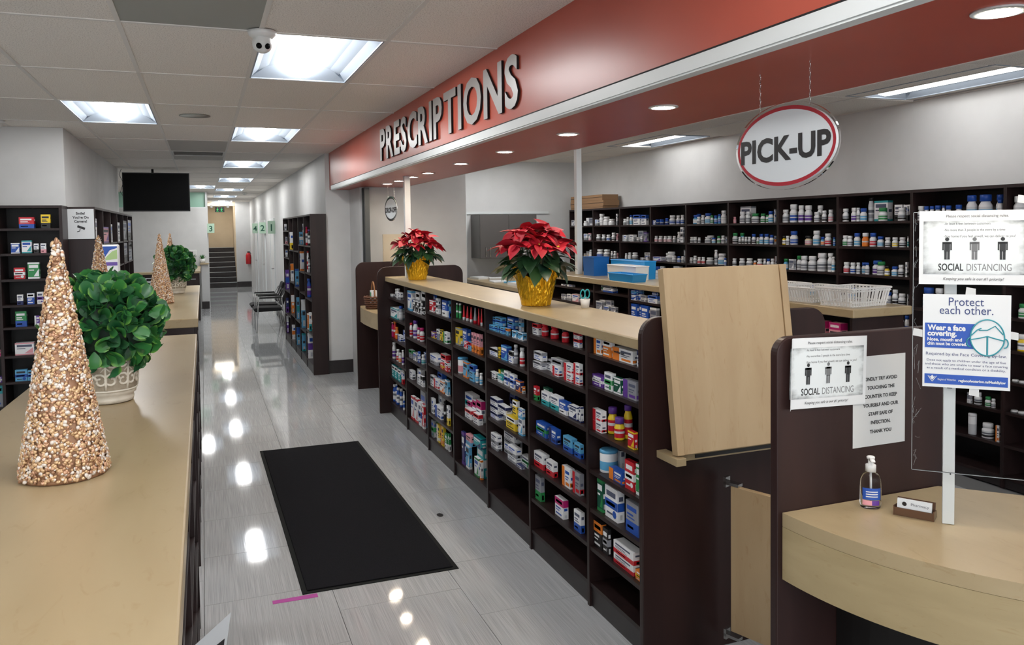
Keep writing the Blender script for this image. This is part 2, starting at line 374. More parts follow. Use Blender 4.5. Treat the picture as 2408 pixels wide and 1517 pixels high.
# ceiling vents
def diffuser(loc, label):
    t = thing('air_vent', label, 'vent', loc, 0, 'ceiling air vents')
    box(.006, .604, .61, 1.214, .001, .012).build('backing', 'grey_panel_light', t)
    box(.006, .604, .006, .6, .05, .06).build('duct', 'vent_dark', t)
    for a in ((.006, .604, .006, .03), (.006, .604, .58, .605), (.006, .03, .03, .58), (.58, .604, .03, .58)): box(*a, -.004, .05).build('frame', 'vent_grey', t)
    for k in range(5):
        y = .07+.1*k
        MB().extrude([(.03, y, .0), (.03, y+.012, .0), (.03, y+.07, .035), (.03, y+.058, .035)], (.55, 0, 0)).build('slat', 'vent_grey', t)
diffuser((GX-.61, GYo+1.22*5, CZ), 'square slatted air vent in the ceiling before the television')
v = thing('air_vent', 'slatted air vent cut by the left picture edge', 'vent', (GX-.61*4, GYo+1.22, CZ), 0, 'ceiling air vents')
box(.006, .604, .006, .6, .001, .012).build('backing', 'ceiling_tile', v)
box(.006, .604, .61, 1.214, .06, .07).build('duct', 'vent_dark', v)
for k in range(4):
    y = .64+.14*k; MB().extrude([(.01, y, .0), (.01, y+.012, .0), (.01, y+.1, .05), (.01, y+.088, .05)], (.59, 0, 0)).build('slat', 'vent_grey', v)
tag(MB().lathe([(.12, -.004), (.118, -.001), (.02, -.001), (.0, -.001)], 28).build('ceiling_speaker', 'grey_panel', None, True, (-.034, 7.0, CZ)), 'flat round grey ceiling speaker in a ceiling tile', 'speaker')
GON=[
(1,1,"x WO 3.246 1.203 0.071 0.076 0.021 0;x OW 3.155 1.203 0.073 0.076 0.022 0;x WO 3.011 1.203 0.176 0.056 0.053 0;x WN 2.856 1.203 0.06 0.076 0.018 0"),
(1,2,"x VW 3.247 1.053 0.102 0.052 0.031 0;x WE 3.144 1.053 0.07 0.08 0.021 0;x DW 3.059 1.053 0.067 0.072 0.02 0;x GV 2.95 1.053 0.112 0.078 0.034 0;x GW 2.86 1.053 0.019 0.098 0.018 0;x RK 2.81 1.053 0.004 0.099 0.018 0"),
(1,3,"x WR 3.255 0.841 0.086 0.047 0.026 0;x WR 3.255 0.889 0.086 0.053 0.026 0;o YRV 3.198 0.841 0.048 0.122 0.048 0.028;o YRV 3.095 0.841 0.039 0.149 0.039 0.054;o YRV 3.092 0.841 0.048 0.099 0.048 0.004;x RY 2.943 0.841 0.054 0.074 0.018 0;o WRW 2.905 0.841 0.03 0.139 0.03 0.02;o WRW 2.851 0.841 0.027 0.14 0.027 0.004"),
(1,4,"x WK 3.25 0.657 0.096 0.152 0.029 0.09;c WL 3.23 0.657 0.084 0.104 0.084 0.004;x BO 3.083 0.657 0.119 0.052 0.036 0;x RW 2.959 0.657 0.076 0.125 0.023 0;x EW 2.881 0.657 0.042 0.132 0.018 0;x WE 2.834 0.657 0.016 0.151 0.018 0"),
(1,5,"x DE 3.233 0.473 0.054 0.149 0.018 0;x WB 3.124 0.473 0.116 0.145 0.035 0;x GB 2.938 0.473 0.107 0.135 0.032 0;x EW 2.815 0.473 0.004 0.138 0.018 0"),
(1,6,"x KO 3.259 0.289 0.079 0.123 0.024 0;x KG 3.185 0.289 0.048 0.121 0.018 0;x WR 3.018 0.289 0.174 0.045 0.052 0;x WR 3.018 0.335 0.174 0.054 0.052 0;x OY 2.866 0.289 0.093 0.042 0.028 0;x OW 2.863 0.289 0.065 0.124 0.019 0.03"),
(1,7,""),
(2,1,"x WR 3.979 1.205 0.078 0.059 0.023 0;o RRR 3.896 1.205 0.039 0.074 0.039 0.004;o RRR 3.777 1.205 0.045 0.074 0.045 0.004;o RRK 3.638 1.205 0.038 0.074 0.038 0.004;x WR 3.466 1.205 0.062 0.039 0.018 0;x WR 3.465 1.245 0.062 0.029 0.018 0"),
(2,2,"x WG 3.962 1.021 0.113 0.036 0.034 0;x WG 3.949 1.069 0.11 0.044 0.033 0;x WG 3.886 1.021 0.077 0.058 0.023 0.036;x WG 3.753 1.021 0.141 0.079 0.042 0.024;x WR 3.716 1.021 0.072 0.05 0.022 0;x WR 3.57 1.021 0.089 0.039 0.027 0;x WR 3.569 1.061 0.089 0.047 0.027 0;x WR 3.469 1.021 0.064 0.043 0.019 0;x WR 3.468 1.065 0.064 0.059 0.019 0"),
(2,3,"x RE 3.989 0.841 0.045 0.077 0.018 0;x DT 3.909 0.841 0.075 0.08 0.023 0.03;x WT 3.857 0.841 0.093 0.069 0.028 0;x WT 3.732 0.841 0.102 0.073 0.031 0;x BW 3.631 0.841 0.089 0.065 0.027 0;x WN 3.516 0.841 0.089 0.065 0.027 0;x WN 3.437 0.841 0.016 0.076 0.018 0"),
(2,4,"x BE 3.914 0.661 0.134 0.07 0.04 0;x BN 3.764 0.661 0.094 0.076 0.028 0;x LB 3.581 0.661 0.101 0.073 0.03 0;x LB 3.469 0.661 0.065 0.069 0.02 0"),
(2,5,"x WR 3.955 0.475 0.125 0.082 0.038 0;x WR 3.805 0.475 0.09 0.077 0.027 0;x WO 3.603 0.475 0.093 0.101 0.028 0;x GR 3.485 0.475 0.079 0.107 0.024 0"),
(2,6,"x GE 3.967 0.292 0.076 0.133 0.023 0;x WM 3.691 0.292 0.1 0.097 0.03 0;x WB 3.476 0.292 0.075 0.102 0.022 0"),
(2,7,""),
(3,1,"x LB 4.683 1.147 0.089 0.031 0.027 0;x LB 4.678 1.181 0.099 0.046 0.03 0.024;x LB 4.597 1.147 0.073 0.04 0.022 0;x LB 4.56 1.191 0.106 0.05 0.032 0;x LB 4.496 1.147 0.069 0.04 0.021 0;x LO 4.416 1.147 0.039 0.041 0.018 0;x BL 4.412 1.186 0.111 0.066 0.033 0.023;x LW 4.296 1.147 0.068 0.041 0.02 0;x GL 4.202 1.193 0.039 0.086 0.018 0;x LW 4.199 1.147 0.079 0.043 0.024 0"),
(3,2,"x WK 4.657 0.99 0.143 0.043 0.043 0;x YK 4.561 0.99 0.041 0.063 0.018 0;x BL 4.468 0.99 0.1 0.087 0.03 0;x WK 4.359 0.99 0.063 0.068 0.019 0;o GGW 4.313 0.99 0.026 0.113 0.026 0.004;o WRW 4.22 0.99 0.03 0.108 0.03 0.004"),
(3,3,"x WK 4.678 0.84 0.099 0.041 0.03 0;x EY 4.602 0.84 0.105 0.063 0.031 0.032;x TW 4.546 0.84 0.083 0.045 0.025 0;x WB 4.44 0.84 0.07 0.086 0.021 0;x WB 4.343 0.84 0.072 0.084 0.022 0;x NO 4.244 0.84 0.075 0.064 0.022 0;x OW 4.179 0.84 0.004 0.042 0.018 0"),
(3,4,"x WN 4.664 0.591 0.129 0.037 0.039 0;x WN 4.664 0.629 0.129 0.043 0.039 0;x WN 4.664 0.672 0.129 0.045 0.039 0;x WN 4.564 0.591 0.083 0.163 0.025 0.086;x WN 4.558 0.591 0.143 0.049 0.043 0.041;x WN 4.522 0.651 0.137 0.048 0.041 0;x YW 4.374 0.591 0.151 0.07 0.045 0;x YW 4.304 0.686 0.064 0.09 0.019 0;x WL 4.219 0.591 0.061 0.107 0.018 0;x WL 4.215 0.698 0.061 0.048 0.018 0"),
(3,5,"x WG 4.672 0.392 0.112 0.036 0.034 0;x WG 4.672 0.428 0.112 0.061 0.034 0;x WG 4.512 0.392 0.174 0.066 0.052 0.041;x WG 4.51 0.46 0.174 0.073 0.052 0.041;x WG 4.364 0.392 0.131 0.037 0.039 0;x WG 4.362 0.43 0.13 0.057 0.039 0;x WE 4.249 0.392 0.118 0.061 0.035 0.041;x NW 4.247 0.392 0.083 0.015 0.025 0"),
(3,6,""),
(4,1,"o EEW 5.449 1.147 0.018 0.106 0.018 0.004;o EEW 5.382 1.147 0.02 0.109 0.02 0.004;t RW 5.294 1.147 0.021 0.103 0.021 0.004;t RW 5.216 1.147 0.021 0.102 0.021 0.004;t RW 5.135 1.147 0.021 0.104 0.021 0.004;t GR 5.054 1.147 0.025 0.107 0.025 0.004;t RR 4.966 1.147 0.016 0.11 0.016 0.004;t RW 4.909 1.147 0.016 0.112 0.016 0.004"),
(4,2,"x YG 5.411 0.955 0.094 0.123 0.028 0;x BL 5.309 0.955 0.098 0.126 0.03 0.022;x RW 5.232 0.955 0.068 0.049 0.02 0;x LR 5.14 0.955 0.062 0.056 0.019 0;x PO 5.076 0.955 0.036 0.13 0.018 0;x PO 5.013 0.955 0.036 0.131 0.018 0;x PO 4.952 0.955 0.035 0.133 0.018 0;x PO 4.907 0.955 0.005 0.136 0.018 0"),
(4,3,"c WP 5.421 0.75 0.074 0.115 0.074 0.004;x LO 5.244 0.75 0.092 0.109 0.028 0;x LB 5.104 0.75 0.093 0.111 0.028 0;o WLW 5.029 0.75 0.025 0.09 0.025 0.004;o WLW 4.946 0.75 0.024 0.08 0.024 0.004"),
(4,4,"x WT 5.37 0.473 0.176 0.132 0.053 0.064;x WM 5.294 0.473 0.071 0.099 0.021 0.041;x WR 5.199 0.473 0.131 0.062 0.039 0;x WM 5.186 0.473 0.071 0.124 0.021 0.041;x WM 5.067 0.473 0.103 0.147 0.031 0.035;x WR 5.028 0.473 0.11 0.069 0.033 0"),
(4,5,"x NV 5.324 0.115 0.062 0.234 0.018 0;x LW 5.225 0.115 0.073 0.17 0.022 0;x PL 5.195 0.286 0.115 0.071 0.035 0;x WE 5.033 0.115 0.084 0.127 0.025 0;x TW 5.026 0.115 0.137 0.205 0.041 0.027;o SOW 5.018 0.115 0.038 0.206 0.038 0.07;x TN 5.009 0.322 0.15 0.065 0.045 0;x WO 4.95 0.115 0.022 0.131 0.018 0"),
(5,1,"x BB 6.147 1.13 0.041 0.134 0.018 0.038;x RW 6.096 1.13 0.121 0.091 0.036 0;x WG 5.933 1.13 0.066 0.119 0.02 0;x BB 5.733 1.13 0.133 0.12 0.04 0;x LB 5.612 1.13 0.004 0.126 0.018 0"),
(5,2,"x VY 6.064 0.926 0.107 0.047 0.032 0;x GG 5.925 0.926 0.062 0.084 0.019 0;x YK 5.834 0.926 0.061 0.088 0.018 0;x WE 5.728 0.926 0.093 0.085 0.028 0"),
(5,3,"x WG 6.069 0.715 0.198 0.075 0.059 0;x WR 5.875 0.715 0.138 0.104 0.041 0.026;x RY 5.831 0.715 0.081 0.043 0.024 0;x RW 5.713 0.715 0.074 0.069 0.022 0"),
(5,4,"x WG 6.119 0.532 0.098 0.083 0.029 0;x WB 6.023 0.532 0.124 0.122 0.037 0.038;x WR 6.005 0.532 0.118 0.074 0.036 0;x WO 5.844 0.532 0.104 0.085 0.031 0;x LW 5.714 0.532 0.068 0.118 0.02 0"),
(5,5,"x WG 6.132 0.309 0.073 0.121 0.022 0;x WG 6.083 0.309 0.103 0.147 0.031 0.053;x WB 5.959 0.309 0.17 0.092 0.051 0;o KKK 5.813 0.309 0.023 0.157 0.023 0.004;x WY 5.696 0.309 0.045 0.15 0.018 0"),
(5,6,"x GE 6.132 0.115 0.072 0.136 0.022 0;x WE 6.082 0.115 0.075 0.144 0.023 0.024;x YY 5.967 0.115 0.078 0.138 0.024 0;x YO 5.856 0.115 0.074 0.154 0.022 0;x EW 5.754 0.115 0.065 0.118 0.019 0;x EW 5.683 0.115 0.02 0.135 0.018 0"),
(6,1,"x WL 6.82 1.074 0.135 0.173 0.041 0;x KW 6.651 1.074 0.075 0.103 0.022 0;x GG 6.623 1.074 0.131 0.177 0.039 0.024;x KW 6.53 1.074 0.073 0.103 0.022 0;x GG 6.417 1.074 0.158 0.195 0.047 0.024;x KK 6.398 1.074 0.071 0.118 0.021 0"),
(6,2,"o WRR 6.848 0.839 0.029 0.12 0.029 0.004;o WVV 6.721 0.839 0.045 0.154 0.045 0.004;o WRM 6.583 0.839 0.028 0.108 0.028 0.004;o WRM 6.495 0.839 0.042 0.115 0.042 0.004"),
(6,3,"x GE 6.826 0.653 0.105 0.07 0.032 0;x GW 6.669 0.653 0.104 0.066 0.031 0;x BB 6.551 0.653 0.031 0.093 0.018 0;x BW 6.478 0.653 0.066 0.094 0.02 0.04;o WTW 6.455 0.653 0.034 0.08 0.034 0.004"),
(6,4,"x WG 6.832 0.466 0.111 0.076 0.033 0;x WG 6.662 0.466 0.124 0.107 0.037 0.033;x WG 6.562 0.466 0.102 0.076 0.031 0;x WK 6.45 0.466 0.072 0.087 0.022 0"),
(6,5,"x WR 6.787 0.115 0.095 0.203 0.029 0;x WR 6.656 0.115 0.089 0.208 0.027 0;x WB 6.533 0.115 0.084 0.202 0.025 0;x GL 6.519 0.115 0.162 0.3 0.048 0.027;x RR 6.427 0.115 0.055 0.207 0.018 0"),
(7,1,"x WG 7.544 1.137 0.089 0.028 0.027 0;o WGW 7.51 1.137 0.034 0.079 0.034 0.029;o WWW 7.335 1.137 0.036 0.094 0.036 0.004;x WG 7.221 1.137 0.1 0.067 0.03 0"),
(7,2,"x WT 7.444 0.942 0.287 0.095 0.086 0;o GSB 7.246 0.942 0.042 0.133 0.042 0.004"),
(7,3,"o MMP 7.576 0.746 0.024 0.144 0.024 0.004;o RRO 7.495 0.746 0.034 0.161 0.034 0.004;o OOO 7.419 0.746 0.034 0.112 0.034 0.004;x WB 7.253 0.746 0.105 0.057 0.031 0;x WB 7.182 0.746 0.084 0.106 0.025 0.033"),
(7,4,"o WVW 7.564 0.535 0.04 0.159 0.04 0.004;o WRW 7.389 0.535 0.036 0.114 0.036 0.004;o WOW 7.301 0.535 0.033 0.093 0.033 0.004;o WVW 7.173 0.535 0.025 0.139 0.025 0.004"),
(7,5,"x TW 7.53 0.362 0.115 0.116 0.035 0;x TW 7.408 0.362 0.099 0.118 0.03 0;x TW 7.275 0.362 0.099 0.117 0.03 0;x WR 7.156 0.362 0.05 0.116 0.018 0"),
(7,6,"o BWW 7.569 0.115 0.038 0.166 0.038 0.004;o BWW 7.461 0.115 0.025 0.191 0.025 0.004;o BWW 7.416 0.115 0.037 0.161 0.037 0.004;o BWW 7.289 0.115 0.036 0.174 0.036 0.004;o WBW 7.158 0.115 0.02 0.175 0.02 0.004"),
]
BACK=[
(1,1,"x WG 10.373 1.8 0.09 0.084 0.036 0;o WWW 10.025 1.8 0.065 0.067 0.065 0.004;x GW 9.959 1.8 0.244 0.11 0.098 0.071"),
(1,2,"x WG 9.971 1.597 0.105 0.092 0.042 0;x WP 9.853 1.597 0.05 0.099 0.02 0"),
(1,3,"x CG 10.001 1.372 0.054 0.041 0.022 0;x CG 9.914 1.372 0.06 0.074 0.024 0;o WWW 9.859 1.372 0.04 0.094 0.04 0.004"),
(2,1,"x WG 9.638 1.8 0.079 0.08 0.032 0;o WWW 9.609 1.8 0.079 0.157 0.079 0.034;o WWW 9.431 1.8 0.095 0.117 0.095 0.004;o WWW 9.283 1.8 0.095 0.083 0.095 0.004;x WG 9.068 1.8 0.025 0.146 0.018 0"),
(2,2,"o WKW 9.641 1.597 0.067 0.081 0.067 0.004;o WKW 9.485 1.597 0.06 0.081 0.06 0.004;o WBW 9.353 1.597 0.063 0.079 0.063 0.004;o WKW 9.209 1.597 0.059 0.106 0.059 0.004;x PP 9.065 1.597 0.022 0.1 0.018 0"),
(2,3,"o WBW 9.628 1.372 0.101 0.104 0.101 0.004;o WGW 9.429 1.372 0.093 0.106 0.093 0.004;o WKW 9.236 1.372 0.033 0.09 0.033 0.004;o WGW 9.161 1.372 0.044 0.091 0.044 0.004;x PW 9.063 1.372 0.01 0.071 0.018 0"),
(2,4,"x GW 9.217 1.148 0.123 0.165 0.049 0.046;x WG 9.158 1.148 0.109 0.103 0.044 0"),
(3,1,"o WKW 8.898 1.8 0.071 0.08 0.071 0.004;o WGW 8.814 1.8 0.037 0.101 0.037 0.004;o WLB 8.735 1.8 0.043 0.125 0.043 0.004;x WB 8.569 1.8 0.15 0.126 0.06 0;x WB 8.397 1.8 0.105 0.12 0.042 0"),
(3,2,"x WG 8.872 1.597 0.102 0.078 0.041 0;x WG 8.718 1.597 0.134 0.082 0.054 0;o WKW 8.565 1.597 0.044 0.051 0.044 0.004;x GW 8.552 1.597 0.124 0.129 0.049 0.05;o WGW 8.476 1.597 0.036 0.066 0.036 0.004;x GV 8.361 1.597 0.071 0.11 0.029 0"),
(3,3,"o WWW 8.86 1.372 0.036 0.07 0.036 0.004;o WWW 8.777 1.372 0.044 0.083 0.044 0.004;o WKW 8.674 1.372 0.076 0.085 0.076 0.004;x WK 8.456 1.372 0.083 0.028 0.033 0;x GW 8.445 1.372 0.148 0.088 0.059 0.084;o WWW 8.403 1.372 0.047 0.036 0.047 0.035;x WG 8.306 1.372 0.004 0.066 0.018 0"),
(3,4,"o WKW 8.887 1.148 0.092 0.145 0.092 0.004;o WGW 8.785 1.148 0.074 0.151 0.074 0.096;o WKW 8.725 1.148 0.09 0.103 0.09 0.004;o WKW 8.54 1.148 0.084 0.106 0.084 0.004;o WKW 8.459 1.148 0.042 0.074 0.042 0.004;x WG 8.34 1.148 0.054 0.087 0.021 0"),
(4,1,"x WB 8.165 1.8 0.046 0.051 0.019 0;o BNB 8.155 1.8 0.066 0.061 0.066 0.021;o BNB 8.03 1.8 0.059 0.059 0.059 0.004;o BNB 7.916 1.8 0.045 0.073 0.045 0.004;o WBW 7.819 1.8 0.074 0.103 0.074 0.004;o WBW 7.682 1.8 0.049 0.1 0.049 0.004;o WBW 7.593 1.8 0.042 0.103 0.042 0.004"),
(4,2,"o WPW 8.148 1.597 0.042 0.069 0.042 0.004;o WPW 8.057 1.597 0.053 0.069 0.053 0.004;o WPW 7.951 1.597 0.042 0.068 0.042 0.004;o WPW 7.869 1.597 0.058 0.07 0.058 0.004;o WGW 7.759 1.597 0.037 0.07 0.037 0.004;o WGW 7.694 1.597 0.042 0.118 0.042 0.025;x WK 7.656 1.597 0.056 0.055 0.023 0;x WG 7.577 1.597 0.052 0.171 0.021 0"),
(4,3,"x WV 8.102 1.372 0.172 0.052 0.069 0;o WGW 8.012 1.372 0.073 0.094 0.073 0.071;o WGW 7.865 1.372 0.099 0.113 0.099 0.004;o WGW 7.777 1.372 0.057 0.064 0.057 0.004;o WBB 7.669 1.372 0.043 0.068 0.043 0.004;o WGW 7.589 1.372 0.033 0.07 0.033 0.004;x WG 7.533 1.372 0.004 0.142 0.018 0"),
(4,4,"o WWB 8.145 1.148 0.086 0.158 0.086 0.004;o SSS 8.033 1.148 0.073 0.163 0.073 0.004;o WGW 7.828 1.148 0.044 0.143 0.044 0.004;x SG 7.685 1.148 0.117 0.178 0.047 0;x WG 7.575 1.148 0.044 0.105 0.018 0"),
(5,1,"o WBB 7.413 1.8 0.059 0.11 0.059 0.087;o LWB 7.347 1.8 0.081 0.098 0.081 0.004;o WGW 7.281 1.8 0.045 0.077 0.045 0.004;o WGW 7.202 1.8 0.037 0.095 0.037 0.004;o WLB 7.129 1.8 0.074 0.113 0.074 0.004;o WEE 7.038 1.8 0.036 0.087 0.036 0.004;o LBB 6.973 1.8 0.039 0.086 0.039 0.004;o LBB 6.908 1.8 0.033 0.098 0.033 0.004;o WWW 6.848 1.8 0.057 0.134 0.057 0.004"),
(5,2,"o WKW 7.413 1.597 0.059 0.062 0.059 0.004;o WGW 7.342 1.597 0.038 0.063 0.038 0.004;o WKW 7.267 1.597 0.032 0.058 0.032 0.004;o WGW 7.2 1.597 0.086 0.077 0.086 0.077;o WGW 7.133 1.597 0.071 0.063 0.071 0.004;o WLB 7.014 1.597 0.045 0.055 0.045 0.004;o WEE 6.921 1.597 0.04 0.074 0.04 0.004;o WGW 6.851 1.597 0.041 0.079 0.041 0.004;x WG 6.777 1.597 0.004 0.07 0.018 0"),
(5,3,"o WKW 7.422 1.372 0.042 0.061 0.042 0.004;o WGW 7.352 1.372 0.042 0.082 0.042 0.004;o WRW 7.274 1.372 0.041 0.069 0.041 0.004;o WRW 7.199 1.372 0.04 0.072 0.04 0.004;o WGW 7.106 1.372 0.082 0.069 0.082 0.004;o WGW 6.969 1.372 0.036 0.154 0.036 0.004;o WLW 6.898 1.372 0.087 0.117 0.087 0.004;o WBB 6.804 1.372 0.028 0.074 0.028 0.004"),
(5,4,"o WGW 7.416 1.148 0.054 0.087 0.054 0.004;o WGW 7.339 1.148 0.049 0.102 0.049 0.004;o WBB 7.236 1.148 0.058 0.112 0.058 0.004;o WGW 7.104 1.148 0.067 0.104 0.067 0.004;o WGW 6.978 1.148 0.056 0.125 0.056 0.004"),
(6,1,"o PPP 6.649 1.8 0.029 0.066 0.029 0.004;o WGW 6.543 1.8 0.055 0.116 0.055 0.004;x WG 6.534 1.8 0.16 0.166 0.064 0.061;o WGW 6.448 1.8 0.045 0.114 0.045 0.004;o WGE 6.356 1.8 0.079 0.093 0.079 0.004;o WEE 6.228 1.8 0.05 0.09 0.05 0.004;o WEE 6.153 1.8 0.025 0.075 0.025 0.004;o WLB 6.115 1.8 0.05 0.11 0.05 0.004;x WG 6.033 1.8 0.01 0.127 0.018 0"),
(6,2,"o WKE 6.66 1.597 0.056 0.106 0.056 0.004;o LWE 6.583 1.597 0.046 0.106 0.046 0.037;o WKW 6.57 1.597 0.031 0.068 0.031 0.004;o WKW 6.518 1.597 0.027 0.069 0.027 0.004;o WKW 6.471 1.597 0.03 0.069 0.03 0.004;o WKW 6.421 1.597 0.03 0.069 0.03 0.004;o WKB 6.361 1.597 0.043 0.097 0.043 0.004;o WEW 6.292 1.597 0.026 0.065 0.026 0.004;o WLB 6.247 1.597 0.044 0.098 0.044 0.004;o WLB 6.174 1.597 0.049 0.098 0.049 0.004;o WBB 6.099 1.597 0.04 0.089 0.04 0.004;x WO 6.03 1.597 0.004 0.081 0.018 0"),
(6,3,"o WKW 6.665 1.372 0.046 0.075 0.046 0.004;o WGW 6.551 1.372 0.06 0.079 0.06 0.004;o WGW 6.438 1.372 0.066 0.083 0.066 0.004;o OOW 6.337 1.372 0.033 0.063 0.033 0.004;o WRW 6.277 1.372 0.055 0.083 0.055 0.004;o WKW 6.191 1.372 0.028 0.086 0.028 0.004;o WVB 6.143 1.372 0.038 0.088 0.038 0.004;o WGW 6.083 1.372 0.039 0.09 0.039 0.004;x WR 6.022 1.372 0.004 0.116 0.018 0"),
(6,4,"o WGW 6.659 1.148 0.058 0.085 0.058 0.004;o WGB 6.555 1.148 0.057 0.091 0.057 0.004;o WGW 6.433 1.148 0.075 0.107 0.075 0.004;o WLB 6.29 1.148 0.064 0.106 0.064 0.004;o WGW 6.162 1.148 0.072 0.104 0.072 0.004"),
(7,1,"o WGW 5.915 1.8 0.06 0.119 0.06 0.004;o WBW 5.817 1.8 0.074 0.164 0.074 0.004;o WVW 5.708 1.8 0.056 0.152 0.056 0.004;o WVW 5.624 1.8 0.066 0.149 0.066 0.004;o WGW 5.531 1.8 0.054 0.146 0.054 0.058;o WGW 5.512 1.8 0.052 0.088 0.052 0.004;o WKW 5.418 1.8 0.041 0.098 0.041 0.004;o WPW 5.343 1.8 0.043 0.104 0.043 0.004"),
(7,2,"o YWK 5.924 1.597 0.042 0.081 0.042 0.004;o WGW 5.874 1.597 0.033 0.081 0.033 0.004;o WBB 5.811 1.597 0.07 0.124 0.07 0.004;o CPK 5.621 1.597 0.066 0.082 0.066 0.004;o WLW 5.521 1.597 0.065 0.128 0.065 0.004;o LOB 5.433 1.597 0.034 0.075 0.034 0.004;o WRW 5.381 1.597 0.057 0.104 0.057 0.004;o LBB 5.29 1.597 0.021 0.072 0.021 0.004"),
(7,3,"o LWE 5.903 1.372 0.047 0.095 0.047 0.004;x GG 5.802 1.372 0.065 0.094 0.026 0;o WGE 5.754 1.372 0.053 0.126 0.053 0.028;o WGW 5.674 1.372 0.064 0.128 0.064 0.004;o WGW 5.577 1.372 0.076 0.129 0.076 0.004;o WGW 5.464 1.372 0.088 0.158 0.088 0.004;o WGW 5.347 1.372 0.051 0.16 0.051 0.004;o WLW 5.304 1.372 0.032 0.131 0.032 0.004"),
(7,4,"o WLB 5.833 1.148 0.061 0.079 0.061 0.004;o WLB 5.74 1.148 0.056 0.087 0.056 0.004;o WLB 5.654 1.148 0.055 0.089 0.055 0.004;o WLB 5.569 1.148 0.063 0.096 0.063 0.004;o WTE 5.476 1.148 0.054 0.097 0.054 0.004"),
(8,1,"o WKW 5.178 1.8 0.05 0.108 0.05 0.004;o WVW 5.084 1.8 0.056 0.113 0.056 0.004;o WGW 5.032 1.8 0.03 0.112 0.03 0.004;o WLB 4.988 1.8 0.053 0.106 0.053 0.004;o SGK 4.959 1.8 0.045 0.192 0.045 0.059;x WT 4.853 1.8 0.134 0.162 0.053 0.074;o WEE 4.798 1.8 0.068 0.105 0.068 0.004;x WK 4.676 1.8 0.073 0.125 0.029 0.067;o WKW 4.61 1.8 0.061 0.1 0.061 0.004;x WK 4.597 1.8 0.058 0.122 0.023 0.067;x WK 4.534 1.8 0.005 0.109 0.018 0"),
(8,2,"o WEW 5.178 1.597 0.05 0.088 0.05 0.004;o WGW 5.126 1.597 0.044 0.085 0.044 0.004;o WLB 5.052 1.597 0.052 0.108 0.052 0.004;o OOW 4.966 1.597 0.056 0.109 0.056 0.004;o WRB 4.887 1.597 0.054 0.109 0.054 0.004;o WLB 4.81 1.597 0.051 0.082 0.051 0.004;o WKW 4.736 1.597 0.043 0.075 0.043 0.004;o WYW 4.666 1.597 0.045 0.076 0.045 0.004;o WKW 4.598 1.597 0.048 0.076 0.048 0.004;o WTG 4.53 1.597 0.013 0.084 0.013 0.004"),
(8,3,"o WRW 5.166 1.372 0.052 0.091 0.052 0.004;o WBW 5.093 1.372 0.047 0.089 0.047 0.004;o WGW 5.03 1.372 0.031 0.092 0.031 0.004;o WLB 5.003 1.372 0.051 0.093 0.051 0.037;o WGB 4.936 1.372 0.032 0.095 0.032 0.004;o WVB 4.884 1.372 0.075 0.112 0.075 0.038;o WGE 4.808 1.372 0.066 0.107 0.066 0.004;o YWK 4.739 1.372 0.04 0.076 0.04 0.004;o WLB 4.668 1.372 0.049 0.075 0.049 0.004;o WKW 4.606 1.372 0.043 0.089 0.043 0.004;x WK 4.541 1.372 0.021 0.113 0.018 0"),
(8,4,"o WBB 5.145 1.148 0.042 0.113 0.042 0.004;o WLB 5.084 1.148 0.043 0.117 0.043 0.004;o WGB 4.73 1.148 0.053 0.094 0.053 0.004;o WKW 4.661 1.148 0.044 0.118 0.044 0.004;o WKW 4.601 1.148 0.056 0.092 0.056 0.004;x WG 4.524 1.148 0.004 0.095 0.018 0"),
(8,5,"x KG 4.61 0.93 0.064 0.106 0.026 0;o WBB 4.566 0.93 0.042 0.141 0.042 0.028"),
(9,1,"o WGW 4.43 1.8 0.056 0.107 0.056 0.004;o WLB 4.378 1.8 0.041 0.104 0.041 0.004;o WLB 4.329 1.8 0.034 0.103 0.034 0.004;o WRB 4.283 1.8 0.046 0.107 0.046 0.004;o WLB 4.229 1.8 0.023 0.105 0.023 0.004;o WLB 4.195 1.8 0.044 0.104 0.044 0.004;o WLB 4.113 1.8 0.048 0.107 0.048 0.004;o WLB 4.019 1.8 0.068 0.17 0.068 0.004;o WLB 3.921 1.8 0.086 0.171 0.086 0.004;o WLB 3.827 1.8 0.065 0.167 0.065 0.043;o WVB 3.794 1.8 0.037 0.131 0.037 0.004"),
(9,4,"o WLB 4.37 1.148 0.083 0.153 0.083 0.004;o WGW 4.271 1.148 0.059 0.155 0.059 0.004;o WGW 4.196 1.148 0.063 0.165 0.063 0.004"),
(9,5,"o WGW 4.354 0.93 0.076 0.025 0.076 0.004;o WGW 4.255 0.93 0.064 0.038 0.064 0.004"),
(9,6,"o WGW 4.328 0.72 0.065 0.076 0.065 0.004;o WGW 4.104 0.72 0.083 0.108 0.083 0.004"),
(9,7,"x GG 3.995 0.515 0.027 0.074 0.018 0;o WKW 3.947 0.515 0.05 0.082 0.05 0.004;o WEE 3.866 0.515 0.04 0.067 0.04 0.004;o WGW 3.822 0.515 0.027 0.062 0.027 0.004"),
(9,8,"c SS 3.989 0.293 0.053 0.149 0.053 0.004;o WKW 3.879 0.293 0.077 0.102 0.077 0.004;x WO 3.778 0.293 0.026 0.111 0.018 0"),
(10,1,"o WWW 3.672 1.8 0.072 0.15 0.072 0.004"),
(10,4,"o WEE 3.629 1.148 0.062 0.095 0.062 0.004"),
(10,5,"o YWW 3.632 0.93 0.064 0.111 0.064 0.004"),
(10,6,"o WKW 3.673 0.72 0.044 0.015 0.044 0.004;o WGW 3.625 0.72 0.039 0.015 0.039 0.004"),
(10,7,"o WKW 3.678 0.515 0.048 0.015 0.048 0.004;o WGW 3.625 0.515 0.05 0.015 0.05 0.004"),
]
